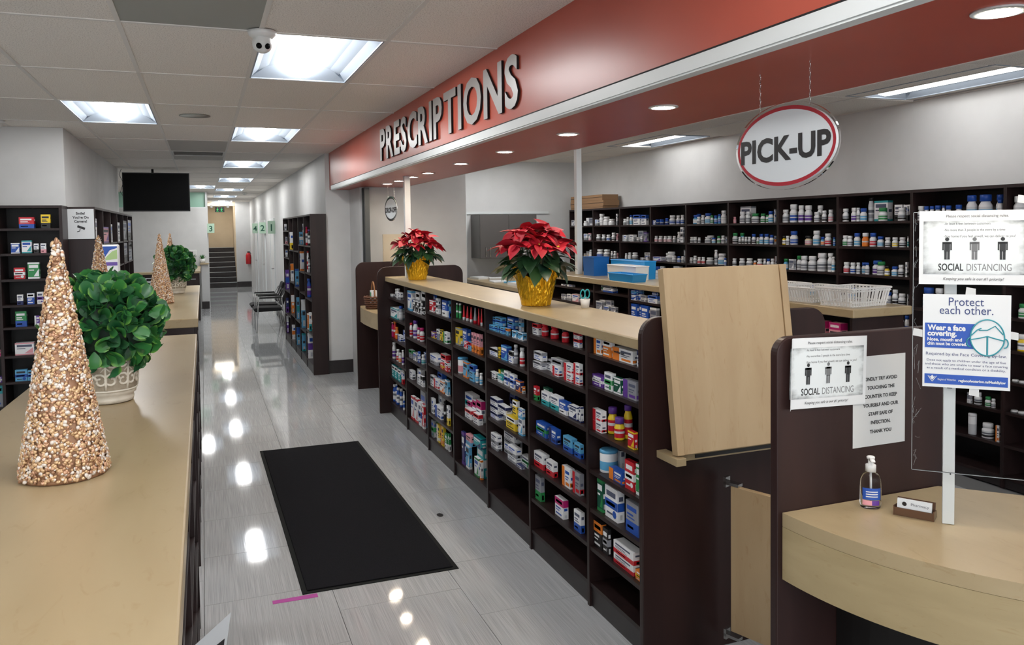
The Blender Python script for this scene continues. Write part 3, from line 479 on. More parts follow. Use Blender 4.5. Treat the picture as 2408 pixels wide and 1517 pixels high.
ISL=[
(1,1,"x GW 6.944 1.222 0.1 0.015 0.03 0;x GW 6.807 1.222 0.109 0.019 0.033 0"),
(1,2,"x GW 6.948 1.088 0.1 0.053 0.03 0;x WG 6.826 1.088 0.091 0.062 0.027 0;x WP 6.686 1.088 0.132 0.071 0.04 0"),
(2,1,"x WE 6.173 1.222 0.19 0.047 0.057 0.053;x WB 6.045 1.222 0.17 0.035 0.051 0"),
(2,2,"x GW 6.214 1.05 0.107 0.091 0.032 0.036;x GW 6.211 1.05 0.114 0.083 0.034 0;x GG 6.094 1.05 0.093 0.097 0.028 0.033;x GW 6.076 1.05 0.102 0.051 0.031 0;x GW 5.953 1.05 0.086 0.055 0.026 0"),
(3,1,"x BL 5.618 1.243 0.061 0.031 0.018 0.026;x BW 5.617 1.19 0.061 0.047 0.018 0.026;x BW 5.608 1.19 0.08 0.041 0.024 0;x BL 5.608 1.237 0.08 0.037 0.024 0;x BW 5.548 1.19 0.064 0.051 0.019 0.026;x BL 5.548 1.247 0.064 0.027 0.019 0.026;x GG 5.453 1.19 0.086 0.05 0.026 0;x WB 5.318 1.19 0.132 0.057 0.04 0;x BB 5.291 1.253 0.063 0.021 0.019 0"),
(3,2,"x BW 5.604 1 0.088 0.16 0.026 0;x BW 5.554 1 0.081 0.162 0.024 0.028;x BW 5.434 1 0.107 0.16 0.032 0;x GG 5.307 1 0.095 0.154 0.028 0"),
]
LEFT=[
(2,1,"x RB -1.402 1.84 0.111 0.095 0.067 0;x YK -1.258 1.84 0.07 0.117 0.042 0"),
(2,2,"x BW -1.492 1.627 0.063 0.089 0.038 0;x WT -1.408 1.627 0.072 0.108 0.043 0;x WK -1.337 1.627 0.035 0.081 0.03 0;x WP -1.283 1.627 0.04 0.082 0.03 0"),
(2,3,"x RW -1.469 1.408 0.081 0.097 0.049 0;x EW -1.363 1.408 0.085 0.139 0.051 0"),
(2,4,"x WN -1.472 1.188 0.044 0.086 0.03 0;x BW -1.393 1.188 0.053 0.095 0.032 0;x WV -1.322 1.188 0.045 0.104 0.03 0"),
(2,5,"x EB -1.471 0.999 0.082 0.132 0.049 0;x VW -1.352 0.999 0.037 0.089 0.03 0"),
(2,6,"x WP -1.454 0.755 0.14 0.105 0.084 0"),
(2,7,"x LB -1.487 0.532 0.088 0.097 0.053 0;x LB -1.413 0.532 0.051 0.087 0.031 0"),
(2,8,"x WG -1.467 0.324 0.058 0.078 0.035 0"),
(1,3,"x WL -1.662 1.408 0.085 0.116 0.051 0"),
(1,4,"x LW -1.664 1.188 0.088 0.046 0.053 0"),
(1,6,"x PM -1.672 0.755 0.104 0.053 0.062 0"),
(1,7,"x VW -1.672 0.532 0.104 0.051 0.062 0"),
(1,8,"x GT -1.682 0.324 0.125 0.183 0.075 0"),
]
RWALL=[
(1,1,"o RWM 10.634 1.596 0.031 0.24 0.031 0.004;o KWV 10.394 1.596 0.033 0.203 0.033 0.004"),
(1,2,"o WRR 10.547 1.246 0.029 0.272 0.029 0.004;o GGK 10.43 1.246 0.029 0.196 0.029 0.004"),
(1,3,"o BVB 10.592 0.919 0.053 0.242 0.053 0.004"),
(1,4,"x OW 10.619 0.495 0.061 0.212 0.073 0;x WT 10.437 0.495 0.028 0.241 0.033 0"),
(1,5,"x WV 10.616 0.115 0.069 0.334 0.083 0"),
(2,1,"x LW 11.291 1.596 0.038 0.174 0.046 0;x WO 11.278 1.596 0.065 0.284 0.078 0.048"),
(2,2,"x WO 11.274 1.234 0.073 0.267 0.088 0"),
(2,4,"x LW 11.285 0.443 0.05 0.39 0.06 0"),
(2,5,"x LT 11.289 0.115 0.042 0.248 0.05 0"),
(3,2,"x LB 11.959 0.973 0.043 0.254 0.051 0"),
(3,3,"x LT 11.876 0.504 0.033 0.314 0.039 0"),
(3,4,"x LB 11.96 0.115 0.039 0.256 0.047 0"),
(4,1,"x WY 12.602 1.5 0.057 0.267 0.068 0"),
(4,2,"x WO 12.608 1.014 0.043 0.267 0.052 0"),
(4,3,"x OW 12.612 0.516 0.036 0.28 0.044 0"),
(4,4,"x WO 12.597 0.115 0.066 0.22 0.08 0"),
(5,1,"x GW 13.441 1.79 0.03 0.108 0.036 0"),
(5,2,"x GP 13.311 1.576 0.027 0.113 0.032 0"),
(5,3,"x GW 13.368 1.361 0.03 0.118 0.036 0"),
(5,4,"x VB 13.456 0.83 0.049 0.319 0.059 0;x RW 13.453 1.146 0.054 0.108 0.065 0.061"),
(5,5,"x NV 13.463 0.449 0.034 0.238 0.041 0"),
(5,6,"x VW 13.466 0.115 0.028 0.279 0.033 0"),
]
LSIDE=[
(1,1,"x WG 8.279 1.69 0.15 0.236 0.14 0"),
(2,1,"x PV 9.091 1.69 0.499 0.162 0.14 0"),
(3,1,"x GW 9.62 1.69 0.192 0.195 0.14 0"),
(4,1,"x WG 10.389 1.69 0.329 0.223 0.14 0"),
(5,1,"x GK 11.206 1.69 0.548 0.254 0.14 0"),
(6,1,"x GK 11.908 1.69 0.523 0.27 0.14 0"),
(5,2,"x GK 11.195 1.42 0.549 0.24 0.14 0"),
(6,2,"x GK 11.89 1.42 0.56 0.24 0.14 0"),
]
# ================================================================== shelving units and their stock
_pm = {}
def carton_mesh(w, h, d, c1, c2, pat):
    key = (w, h, d, c1, c2, pat)
    if key in _pm: return _pm[key]
    b = MB().box(-w/2, w/2, 0, d, 0, h, 0); e = -.0006
    def F(u0, u1, v0, v1, m): b.face([(-w/2+w*u0, e, h*v0), (-w/2+w*u1, e, h*v0), (-w/2+w*u1, e, h*v1), (-w/2+w*u0, e, h*v1)], m)
    def S(u0, u1, v0, v1, m): b.face([(w/2-e, d*u0, h*v0), (w/2-e, d*u1, h*v0), (w/2-e, d*u1, h*v1), (w/2-e, d*u0, h*v1)], m)
    same = c1 == c2; tx = 3 if c1 in 'KNBVDERMTO' else 2
    if pat == 0:
        F(0, 1, 0, .38, 1); S(0, 1, 0, .38, 1); F(.1, .85, .72, .86, tx); F(.1, .6, .56, .62, tx); F(.1, .7, .46, .5, tx); F(.12, .6, .14, .22, 3)
    elif pat == 1:
        F(0, 1, .62, 1, 1); S(0, 1, .62, 1, 1); F(.12, .88, .74, .88, 3); F(.1, .7, .44, .52, tx); F(.1, .55, .32, .37, tx); F(.1, .8, .12, .2, tx)
    elif pat == 2:
        F(0, .34, 0, 1, 1); F(.42, .92, .68, .84, tx); F(.42, .85, .5, .56, tx); F(.42, .75, .38, .43, tx); F(.45, .9, .1, .26, 1); S(0, 1, .1, .3, 1)
    elif pat == 3:
        F(0, 1, .34, .6, 1); S(0, 1, .34, .6, 1); F(.12, .85, .7, .86, tx); F(.1, .8, .42, .52, 3); F(.15, .6, .14, .2, tx)
        n = 10; b.face([(-w/2+w*(.76)+min(w, h)*.15*math.cos(2*PI*k/n), e*1.6, h*.2+min(w, h)*.15*math.sin(2*PI*k/n)) for k in range(n)], 1)
    else:
        F(0, 1, .9, 1, 1); F(0, 1, 0, .1, 1); b.face([(-w/2+w*.5, e, h*.14), (w/2-w*.04, e, h*.14), (w/2-w*.04, e, h*.6)], 1); F(.1, .9, .66, .84, tx); F(.1, .55, .5, .56, tx); S(0, 1, .9, 1, 1); S(0, 1, 0, .1, 1)
    S(.2, .8, .66 if pat in (0, 3) else .44, .8 if pat in (0, 3) else .58, tx)
    S(.3, .75, .06, .26, 3)
    for q in range(4): S(.34+.1*q, .38+.1*q, .08, .24, 2)
    me = b.mesh('carton', ['pack_'+c1, 'pack_'+('W' if same and c1 != 'W' else c2), ('ink_mid' if (len(_pm) % 3) else 'pack_B') if c1 in 'WGSC' else 'ink' if c1 not in 'K' else 'ink_soft', 'pack_W']); _pm[key] = me; return me
def bottle_mesh(D, h, c1, c2, tall):
    key = ('o', D, h, c1, c2)
    if key in _pm: return _pm[key]
    R = D/2; hc = min(.27*h, .62*D); hb = h-hc
    prof = [(R*.92, 0), (R, .03*hb), (R, .14*hb), (R*1.004, .15*hb), (R*1.004, .34*hb), (R*1.004, .42*hb), (R*1.004, .56*hb), (R*1.004, .7*hb), (R, .72*hb), (R*.96, .8*hb), (R*.72, .93*hb), (R*.66, hb)]
    lab = 0 if c1 not in 'W' else 2
    b = MB().lathe(prof, 14, ms=[0, 0, 0, 1, 2, 1 if c2 not in 'GK' else 3, 2, 0, 0, 0, 0] if c1 in 'WLSCG' else [0, 0, 0, 1, 1, 2 if c2 != 'W' else 3, 1, 0, 0, 0, 0], cy=R)
    me = b.mesh('bottle_body', ['pack_'+c1, 'pack_'+c2, 'paper', 'ink_soft'], True); _pm[key] = me; return me
def cap_mesh(D, h, c3):
    key = ('cap', D, h, c3)
    if key in _pm: return _pm[key]
    R = D/2*.86; hc = min(.27*h, .62*D)
    me = MB().lathe([(R, h-hc), (R, h-.12*hc), (R*.92, h)], 14, cy=D/2).mesh('cap', ['pack_'+c3], True); _pm[key] = me; return me
def canister_mesh(D, h, c1, c2):
    R = D/2; return MB().lathe([(R*.96, 0), (R, .02*h), (R, .12*h), (R, .5*h), (R, .86*h), (R*.97, .88*h)], 20, ms=[0, 0, 1, 2, 0], cy=R).mesh('canister_body', ['pack_'+c1, 'pack_'+c2, 'pack_W'], True)
def tube_mesh(D, h, c1, c2):
    b = MB(); n = 14; rings = []
    for t in (0, .18, .2, .5, 1.0):
        z = h*t; sx = 1.0; sy = 1.0 if t <= .2 else 1.0-(t-.2)/.8*.9
        rings.append([(D/2*math.cos(2*PI*k/n)*sx, D/2+D/2*math.sin(2*PI*k/n)*sy, z) for k in range(n)])
    i = 0
    for r in rings: b.v += r
    for j in range(4):
        for k in range(n): b.f.append((j*n+k, j*n+(k+1) % n, (j+1)*n+(k+1) % n, (j+1)*n+k)); b.m.append([1, 1, 0, 0][j])
    b.f.append(tuple(range(n-1, -1, -1))); b.m.append(1); b.f.append(tuple(range(4*n, 5*n))); b.m.append(0)
    return b.mesh('tube_body', ['pack_'+c1, 'pack_'+c2], True)
def desc(c1, c2):
    return CNAME[c1] if c1 == c2 else CNAME[c1]+' and '+CNAME[c2]
TEXTS = {}
def stock(rows, xf, rz, sgn, where, group, rowname, bayname, along='y'):
    """stand every product of a unit on its shelf: rows = (bay, row, 'kind colours pos z w h d off;...')"""
    for bay, row, spec in rows:
        its = [q.split() for q in spec.split(';') if q]
        n = len(its)
        for i, q in enumerate(its):
            k, col = q[0], q[1]; p, z, w, h, d, off = [float(v) for v in q[2:]]
            if along == 'y': loc = (xf+sgn*off, p, z+.0005)
            else: loc = (p, xf+off, z+.0005)
            place = '%s from left, %s, %s' % (ORD[i+1], rowname(row), bayname(bay)) if n > 1 else 'alone, %s, %s' % (rowname(row), bayname(bay))
            if k == 'x':
                pat = (bay*7+row*3+int(q[2][-1]) if False else (ord(col[0])*3+ord(col[1])+row+bay)) % 5
                o = add('carton', carton_mesh(w, h, d, col[0], col[1], pat), None, loc, rz)
                tag(o, '%s carton, %s' % (desc(col[0], col[1]), place), 'carton', 'cartons '+group)
                tx = TEXTS.get((where, bay, row, i))
                if tx: text_on(o, tx[0], -w*.44, h*tx[1], h*tx[2], tx[3], width=w*tx[4], y=-.0015, bold=.0006)
            elif k == 'o':
                o = add('bottle', bottle_mesh(w, h, col[0], col[1], 0), None, loc, rz)
                tag(o, '%s bottle with %s cap, %s' % (CNAME[col[0]], CNAME[col[2]], place), 'bottle', 'bottles '+group)
                add('cap', cap_mesh(w, h, col[2]), o)
            elif k == 'c':
                o = add('canister', canister_mesh(w, h, col[0], col[1]), None, loc, rz)
                tag(o, '%s canister, %s' % (desc(col[0], col[1]), place), 'canister', 'cartons '+group)
                R = w/2; MB().lathe([(R*1.02, h*.86), (R*1.02, h*.96), (R*.9, h)], 20, cy=R).build('lid', 'pack_'+('W' if col[0] != 'W' else 'L'), o, True)
            else:
                o = add('squeeze_tube', tube_mesh(w, h, col[0], col[1]), None, loc, rz)
                tag(o, '%s squeeze tube, %s' % (desc(col[0], col[1]), place), 'tube', 'cartons '+group)
# ---- long counter shelving between the aisle and the pharmacy
GYB = [2.795, 3.31, 4.03, 4.74, 5.47, 6.18, 6.90, 7.60]
GZ = {1: [1.203, 1.053, .841, .657, .473, .289, .115], 2: [1.205, 1.021, .841, .661, .475, .292, .115], 3: [1.147, .99, .84, .591, .392, .115], 4: [1.147, .955, .75, .473, .115], 5: [1.13, .926, .715, .532, .309, .115], 6: [1.074, .839, .653, .466, .115], 7: [1.137, .942, .746, .535, .362, .115]}
t = thing('counter_shelving', 'long dark counter shelving full of medicines facing the aisle', 'shelving', (1.8, 5.2, 0)); T0 = (-1.8, -5.2, 0)
def part(mb, name, mats, parent, **kw): return mb.build(name, mats, parent, loc=T0, **kw)
def rounded(x0, x1, z1, r, y, both=True):
    pts = [(x0, y, 0)]
    pts += [(x, y, z) for x, z in arc(x0+r, z1-r, r, PI, PI/2, 8)]
    pts += [(x, y, z) for x, z in arc(x1-r, z1-r, r, PI/2, 0, 8)] if both else [(x1, y, z1)]
    return pts+[(x1, y, 0)]
part(MB().extrude(rounded(1.625, 2.56, 1.42, .08, 2.765), (0, .03, 0)), 'end_panel', 'dark_laminate_wide', t, bevel=.004)
part(MB().extrude(rounded(1.555, 2.42, 1.425, .09, 7.60), (0, .03, 0)), 'end_panel', 'dark_laminate_wide', t, bevel=.004)
for y in GYB[1:-1]: part(box(1.65, 2.0, y-.011, y+.011, 0, 1.284), 'divider', 'dark_laminate', t)
part(box(2.0, 2.02, 2.795, 7.60, 0, 1.284), 'back_panel', 'dark_laminate', t)
for b in range(1, 8):
    y0, y1 = GYB[b-1]+(.011 if b > 1 else 0), GYB[b]-(.011 if b < 7 else 0)
    for z in GZ[b]: part(box(1.655, 2.0, y0, y1, z-.019, z), 'shelf', 'dark_laminate', t)
    part(box(1.662, 1.68, y0, y1, 0, .096), 'kick_plate', 'dark_trim', t)
w_ = box(1.628, 2.035, 2.797, 7.598, 1.286, 1.333).build('countertop', 'maple', bevel=.006)
tag(w_, 'pale maple worktop on the long shelving, carrying two poinsettias', 'countertop')
TEXTS.update({('gon', 1, 2, 0): ('MYO', .48, .3, 'pack_W', .8), ('gon', 1, 1, 2): ('voltaren', .56, .26, 'ink', .55), ('gon', 1, 1, 3): ('voltaren', .4, .22, 'pack_N', .85)})
BAYG = {1: 'nearest', 2: 'second', 3: 'third', 4: 'fourth', 5: 'fifth', 6: 'sixth', 7: 'farthest'}
stock(GON, 1.675, -PI/2, 1, 'gon', 'in the long counter shelving', lambda r: ORD[r]+' shelf down', lambda b: BAYG[b]+' bay of long counter')
# ---- back wall shelving
BY = [10.43, 9.69, 8.945, 8.20, 7.455, 6.70, 5.957, 5.215, 4.47, 3.725, 2.98, 2.235, 1.49]
BZ = [1.80, 1.597, 1.372, 1.148, .93, .72, .515, .293, .08]
for b in range(1, 13):
    y1, y0 = BY[b-1], BY[b]
    t = thing('wall_shelving', 'dark open shelving against pharmacy back wall, %s bay from the left' % ORD[b], 'shelving', (5.1, (y0+y1)/2, 0), 0, 'back wall shelving bays')
    T0 = (-5.1, -(y0+y1)/2, 0)
    part(box(4.95, 5.235, y1-.012, y1-.0005, 0, 2.03), 'side_panel', 'dark_laminate', t); part(box(4.95, 5.235, y0+.0005, y0+.012, 0, 2.03), 'side_panel', 'dark_laminate', t)
    part(box(5.235, 5.247, y0+.0005, y1-.0005, 0, 2.03), 'back_panel', 'black_dark', t)
    part(box(4.95, 5.235, y0+.012, y1-.012, 2.008, 2.03), 'top', 'dark_laminate', t)
    for z in BZ: part(box(4.955, 5.235, y0+.012, y1-.012, z-.019, z), 'shelf', 'dark_laminate', t)
    part(box(4.965, 4.98, y0+.012, y1-.012, 0, .061), 'kick_plate', 'dark_trim', t)
stock(BACK, 4.975, -PI/2, 1, 'back', 'on the back wall', lambda r: ORD[r]+' shelf', lambda b: '%s bay of back wall' % ORD[b])
# ---- inner work island in the pharmacy
t = thing('island_shelving', 'dark dispensary island with open shelves behind the long counter', 'shelving', (3.4, 5.3, 0)); T0 = (-3.4, -5.3, 0)
IY = [7.3, 6.28, 5.66, 4.78, 4.0, 3.27]
for y in IY[1:-1]: part(box(3.21, 3.5, y-.01, y+.01, 0, 1.283), 'divider', 'dark_laminate', t)
part(box(3.2, 3.56, 3.262, 3.28, 0, 1.283), 'end_panel', 'dark_laminate', t); part(box(3.2, 3.56, 7.29, 7.31, 0, 1.283), 'end_panel', 'dark_laminate', t)
part(box(3.5, 3.52, 3.28, 7.29, 0, 1.283), 'back_panel', 'dark_laminate', t)
IZ = {1: [1.222, 1.088], 2: [1.222, 1.05], 3: [1.19, 1.0], 4: [1.2, 1.0], 5: [1.14, .95]}
for b in range(1, 6):
    y1 = IY[b-1]-.01; y0 = IY[b]+.01
    for z in IZ[b]+[.78, .55, .32, .1]: part(box(3.215, 3.5, y0, y1, z-.018, z), 'shelf', 'dark_laminate', t)
    part(box(3.22, 3.235, y0, y1, 0, .082), 'kick_plate', 'dark_trim', t)
tag(box(3.185, 3.6, 3.24, 7.33, 1.285, 1.333).build('maple_slab', 'maple', bevel=.006), 'maple worktop of the dispensary island carrying plastic baskets', 'countertop')
stock(ISL, 3.225, -PI/2, 1, 'isl', 'in the dispensary island', lambda r: ORD[r]+' shelf down', lambda b: '%s bay of island' % ORD[b])
# ---- left wall unit facing the camera
LZ = [1.84, 1.627, 1.408, 1.188, .999, .755, .532, .324, .09]
t = thing('wall_shelving', 'tall dark shelving against the white left column facing the camera', 'shelving', (-1.6, 8.0, 0)); T0 = (1.6, -8.0, 0)
for x in (-2.34, -1.61, -1.14): part(box(x-.012, x+.012, 7.8, 8.09, 0, 2.035), 'side_panel', 'dark_laminate', t)
part(box(-2.352, -1.128, 8.09, 8.105, 0, 2.035), 'back_panel', 'black_dark', t)
for x0, x1 in ((-2.328, -1.622), (-1.598, -1.152)):
    part(box(x0, x1, 7.8, 8.09, 2.012, 2.035), 'top', 'dark_laminate', t)
    for z in LZ: part(box(x0, x1, 7.805, 8.09, z-.02, z), 'shelf', 'dark_laminate', t)
stock(LEFT, 7.83, 0, 1, 'left', 'in the left wall unit', lambda r: ORD[r]+' shelf', lambda b: ('cut-off' if b == 1 else 'right')+' bay of left wall unit', 'x')
# ---- left side unit running down the aisle
t = thing('side_shelving', 'dark shelving along the column side below the camera warning sign', 'shelving', (-1.02, 10.1, 0)); T0 = (1.02, -10.1, 0)
UY = [8.12, 8.74, 9.41, 10.11, 10.85, 11.5, 12.19]
for n, y in enumerate(UY): part(box(-1.12, -.91, y-.012 if n else y-.02, y+.012, 0, 2.03), 'end_panel' if n in (0, 6) else 'divider', 'dark_laminate', t)
part(box(-1.135, -1.121, 8.1, 12.2, 0, 2.03), 'back_panel', 'black_dark', t)
for b in range(6):
    part(box(-1.12, -.91, UY[b]+.012, UY[b+1]-.012, 2.01, 2.03), 'top', 'dark_laminate', t)
    for z in (1.69, 1.42, 1.1, .8, .45, .1): part(box(-1.12, -.915, UY[b]+.012, UY[b+1]-.012, z-.018, z), 'shelf', 'white_metal' if False else 'dark_laminate', t)
stock(LSIDE, -.925, PI/2, -1, 'lside', 'in the left side unit', lambda r: ORD[r]+' shelf', lambda b: '%s bay of left side unit' % ORD[b])
# ---- right wall unit down the aisle
t = thing('wall_shelving', 'tall dark shelving against the right aisle wall beside the chairs', 'shelving', (1.3, 11.7, 0)); T0 = (-1.3, -11.7, 0)
RY = [9.97, 10.67, 11.33, 12.0, 12.65, 13.5]
for n, y in enumerate(RY): part(box(1.225, 1.408, y if n == 0 else y-.012, y+.02 if n == 0 else y+.012, 0, 1.99), 'end_panel' if n in (0, 5) else 'divider', 'dark_laminate', t)
part(box(1.408, 1.42, 9.97, 13.51, 0, 1.99), 'back_panel', 'black_dark', t)
RZ = {1: [1.596, 1.246, .919, .495], 2: [1.596, 1.234, .948, .443], 3: [1.5, .973, .504], 4: [1.5, 1.014, .516], 5: [1.79, 1.576, 1.361, .83, .449]}
for b in range(1, 6):
    y0 = RY[b-1]+.02; y1 = RY[b]-.012
    part(box(1.225, 1.408, y0, y1, 1.97, 1.99), 'top', 'dark_laminate', t)
    for z in RZ[b]+[.115]: part(box(1.228, 1.408, y0, y1, z-.018, z), 'shelf', 'dark_laminate', t)
    part(box(1.232, 1.245, y0, y1, 0, .096), 'kick_plate', 'dark_trim', t)
stock(RWALL, 1.24, -PI/2, 1, 'rw', 'in the right wall unit', lambda r: ORD[r]+' shelf', lambda b: '%s bay of right wall unit' % ORD[b])
# ---- free-standing islands on the left with maple tops
def island(y0, y1, label, label2, x0a=-.5, x0b=-.5):
    t = thing('display_island', label, 'shelving', (-.27, (y0+y1)/2, 0)); g = (.27, -(y0+y1)/2, 0)
    def p(mb, n, m='dark_laminate'): return mb.build(n, m, t, loc=g)
    n = max(2, round((y1-y0)/.72))
    for k in range(n+1):
        y = y0+.02+(y1-y0-.04)*k/n; p(box(-.46, -.06, y-.011, y+.011, 0, 1.285), 'end_panel' if k in (0, n) else 'divider')
    p(box(-.266, -.254, y0+.031, y1-.031, 0, 1.285), 'back_panel')
    for k in range(n):
        ya = y0+.031+(y1-y0-.04)*k/n; yb = y0+.009+(y1-y0-.04)*(k+1)/n
        for z in (.1, .4, .68, .95): p(box(-.46, -.266, ya, yb, z-.02, z), 'shelf'); p(box(-.254, -.06, ya, yb, z-.02, z), 'shelf')
    tag(MB().extrude([(x0a, y0, 1.286), (-.038, y0, 1.286), (-.038, y1, 1.286), (x0b, y1, 1.286)], (0, 0, .047)).build('maple_slab', 'maple', bevel=.004), label2, 'countertop')
island(.25, 3.82, 'dark low display island nearest the camera at left', 'nearest maple island top, holding the large cone tree', -.56, -.47)
island(4.5, 7.3, 'second dark display island, behind the nearest one', 'second maple island top, behind the near topiary', -.47, -.47)
# ================================================================== plants and ornaments
# ---- beaded cone trees
def ico():
    t = (1+5**.5)/2; v = [(-1, t, 0), (1, t, 0), (-1, -t, 0), (1, -t, 0), (0, -1, t), (0, 1, t), (0, -1, -t), (0, 1, -t), (t, 0, -1), (t, 0, 1), (-t, 0, -1), (-t, 0, 1)]
    f = [(0, 11, 5), (0, 5, 1), (0, 1, 7), (0, 7, 10), (0, 10, 11), (1, 5, 9), (5, 11, 4), (11, 10, 2), (10, 7, 6), (7, 1, 8), (3, 9, 4), (3, 4, 2), (3, 2, 6), (3, 6, 8), (3, 8, 9), (4, 9, 5), (2, 4, 11), (6, 2, 10), (8, 6, 7), (9, 8, 1)]
    v = [Vector(p).normalized() for p in v]; mid = {}; nf = []
    def md(a, b):
        k = (min(a, b), max(a, b))
        if k not in mid: v.append(((v[a]+v[b])/2).normalized()); mid[k] = len(v)-1
        return mid[k]
    for a, b, c in f:
        x, y, z = md(a, b), md(b, c), md(c, a); nf += [(a, x, z), (b, y, x), (c, z, y), (x, y, z)]
    return np.array([tuple(p) for p in v]), np.array(nf)
def bead_cloud(name, N, H, R, mats, seed=3):
    rng = np.random.default_rng(seed); bv, bf = ico(); nv = len(bv); V = np.zeros((N*nv, 3)); Fc = np.zeros((N*len(bf), 3), int); mi = np.zeros(N*len(bf), int)
    for k in range(N):
        u = (k+.5)/N; z = H*(1-math.sqrt(u*.985+.0005)); a = k*2.399963+rng.normal()*.25
        r = R*(1-z/H)*.985+.002; nrm = np.array([math.cos(a), math.sin(a), R/H]); nrm /= np.linalg.norm(nrm)
        s = rng.uniform(.0022, .0039)*(1.25 if rng.random() < .12 else 1); sc = np.array([s*rng.uniform(1, 1.5), s, s*rng.uniform(.5, .8)])
        t1 = np.cross(nrm, [0, 0, 1.]); t1 /= np.linalg.norm(t1); t2 = np.cross(nrm, t1); th = rng.uniform(0, PI)
        nn = nrm+rng.normal(size=3)*.35; nn /= np.linalg.norm(nn)
        A = t1*math.cos(th)+t2*math.sin(th); A -= nn*(A@nn); A /= np.linalg.norm(A); B = np.cross(nn, A)
        P = bv*sc; W = P[:, :1]*A+P[:, 1:2]*B+P[:, 2:3]*nn
        c = np.array([r*math.cos(a), r*math.sin(a), z+.002])+nrm*rng.uniform(-.001, .003)
        V[k*nv:(k+1)*nv] = W+c; Fc[k*len(bf):(k+1)*len(bf)] = bf+k*nv; mi[k*len(bf):(k+1)*len(bf)] = rng.choice(len(mats), p=[.42, .2, .28, .1])
    me = bpy.data.meshes.new(name); me.from_pydata(V.tolist(), [], Fc.tolist())
    for m in mats: me.materials.append(MATS[m])
    me.polygons.foreach_set('material_index', mi); me.polygons.foreach_set('use_smooth', np.ones(len(mi), bool)); me.update(); return me
plain('bead_gold', (206, 172, 132), .3, .45); plain('bead_rose', (192, 150, 120), .3, .45); plain('bead_pearl', (222, 212, 202), .25, .2); plain('bead_brown', (156, 118, 90), .4, .35)
cone_core = MB().lathe([(.073, 0), (.074, .004), (.003, .447), (.001, .45)], 28).mesh('cone_core', ['bead_brown'], True)
bead_me = bead_cloud('beads', 5200, .452, .0745, ['bead_gold', 'bead_rose', 'bead_pearl', 'bead_brown'])
for n, (x, y, lab) in enumerate(((-.257, 1.70, 'largest gold beaded cone tree, nearest the camera on maple island'), (-.375, 3.42, 'gold beaded cone tree rising behind the near topiary'), (-.262, 5.58, 'gold beaded cone tree in front of the farther topiary'), (-.255, 7.1, 'gold beaded cone tip peeking above the farther topiary'))):
    t = thing('cone_tree', lab, 'ornament', (x, y, 1.3335), n*1.1, 'gold beaded cone trees')
    add('cone_core', cone_core, t); stuff(add('beads', bead_me, t))
# ---- boxwood topiaries in embossed pots
def leaf_mesh(name, L, W, cup, mats, tip=1.0, n=5, droop=0.0, fold=.12):
    b = MB(); rows = []
    for i in range(n+1):
        t = i/n; w = (W*(math.sin(PI*min(1, t*.96+.04)**tip))*.5+(.0006)) if tip > 0 else W*.5*[.12, .62, .9, 1.0, .82, .3][i]; z = cup*math.sin(t*PI*.5)*L*.4-droop*t*t*L
        rows.append([(-w, L*t, z+fold*w), (0, L*t, z), (w, L*t, z+fold*w)])
    for r in rows: b.v += r
    for i in range(n):
        for k in range(2): b.f.append((i*3+k, i*3+k+1, (i+1)*3+k+1, (i+1)*3+k)); b.m.append(0)
    return b.mesh(name, mats, True)
def leaf_mat(name, c0, c1, edge, rough=.35):
    k = NT(name); oi = k.n('ShaderNodeObjectInfo'); r = k.ramp([(0, L3(c0)), (1, L3(c1))]); k.l(oi, 'Random', r, 0)
    tc = k.n('ShaderNodeTexCoord'); sp = k.n('ShaderNodeSeparateXYZ'); k.l(tc, 'Generated', sp, 0)
    sub = k.n('ShaderNodeMath', operation='SUBTRACT'); sub.inputs[1].default_value = .5; ab = k.n('ShaderNodeMath', operation='ABSOLUTE'); k.l(sp, 0, sub, 0); k.l(sub, 0, ab, 0)
    mr = k.n('ShaderNodeMapRange'); mr.inputs[1].default_value = .3; mr.inputs[2].default_value = .5; k.l(ab, 0, mr, 0)
    mx = k.n('ShaderNodeMixRGB'); k.l(mr, 0, mx, 0); k.l(r, 0, mx, 1); mx.inputs[2].default_value = L3(edge); k.l(mx, 0, k.b, 'Base Color')
    k.b.inputs['Roughness'].default_value = rough; k.b.inputs['Subsurface Weight'].default_value = .0; MATS[name] = k.m
leaf_mat('topiary_leaf', (34, 92, 54), (62, 130, 60), (120, 172, 72))
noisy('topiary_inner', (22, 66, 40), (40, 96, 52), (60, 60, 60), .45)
leaf_mat('poinsettia_leaf', (24, 50, 40), (48, 84, 46), (44, 76, 50))
leaf_mat('poinsettia_bract', (152, 6, 30), (186, 14, 42), (176, 14, 38), .6)
noisy('pot_ceramic', (200, 193, 178), (216, 209, 195), (30, 30, 30), .55, .1); noisy('pot_wash', (132, 121, 104), (160, 149, 131), (40, 40, 40), .65, .1)  # pot body coloured darker behind the lighter raised relief
plain('pot_shadow', (128, 118, 102), .8); plain('soil', (40, 32, 26), .9)
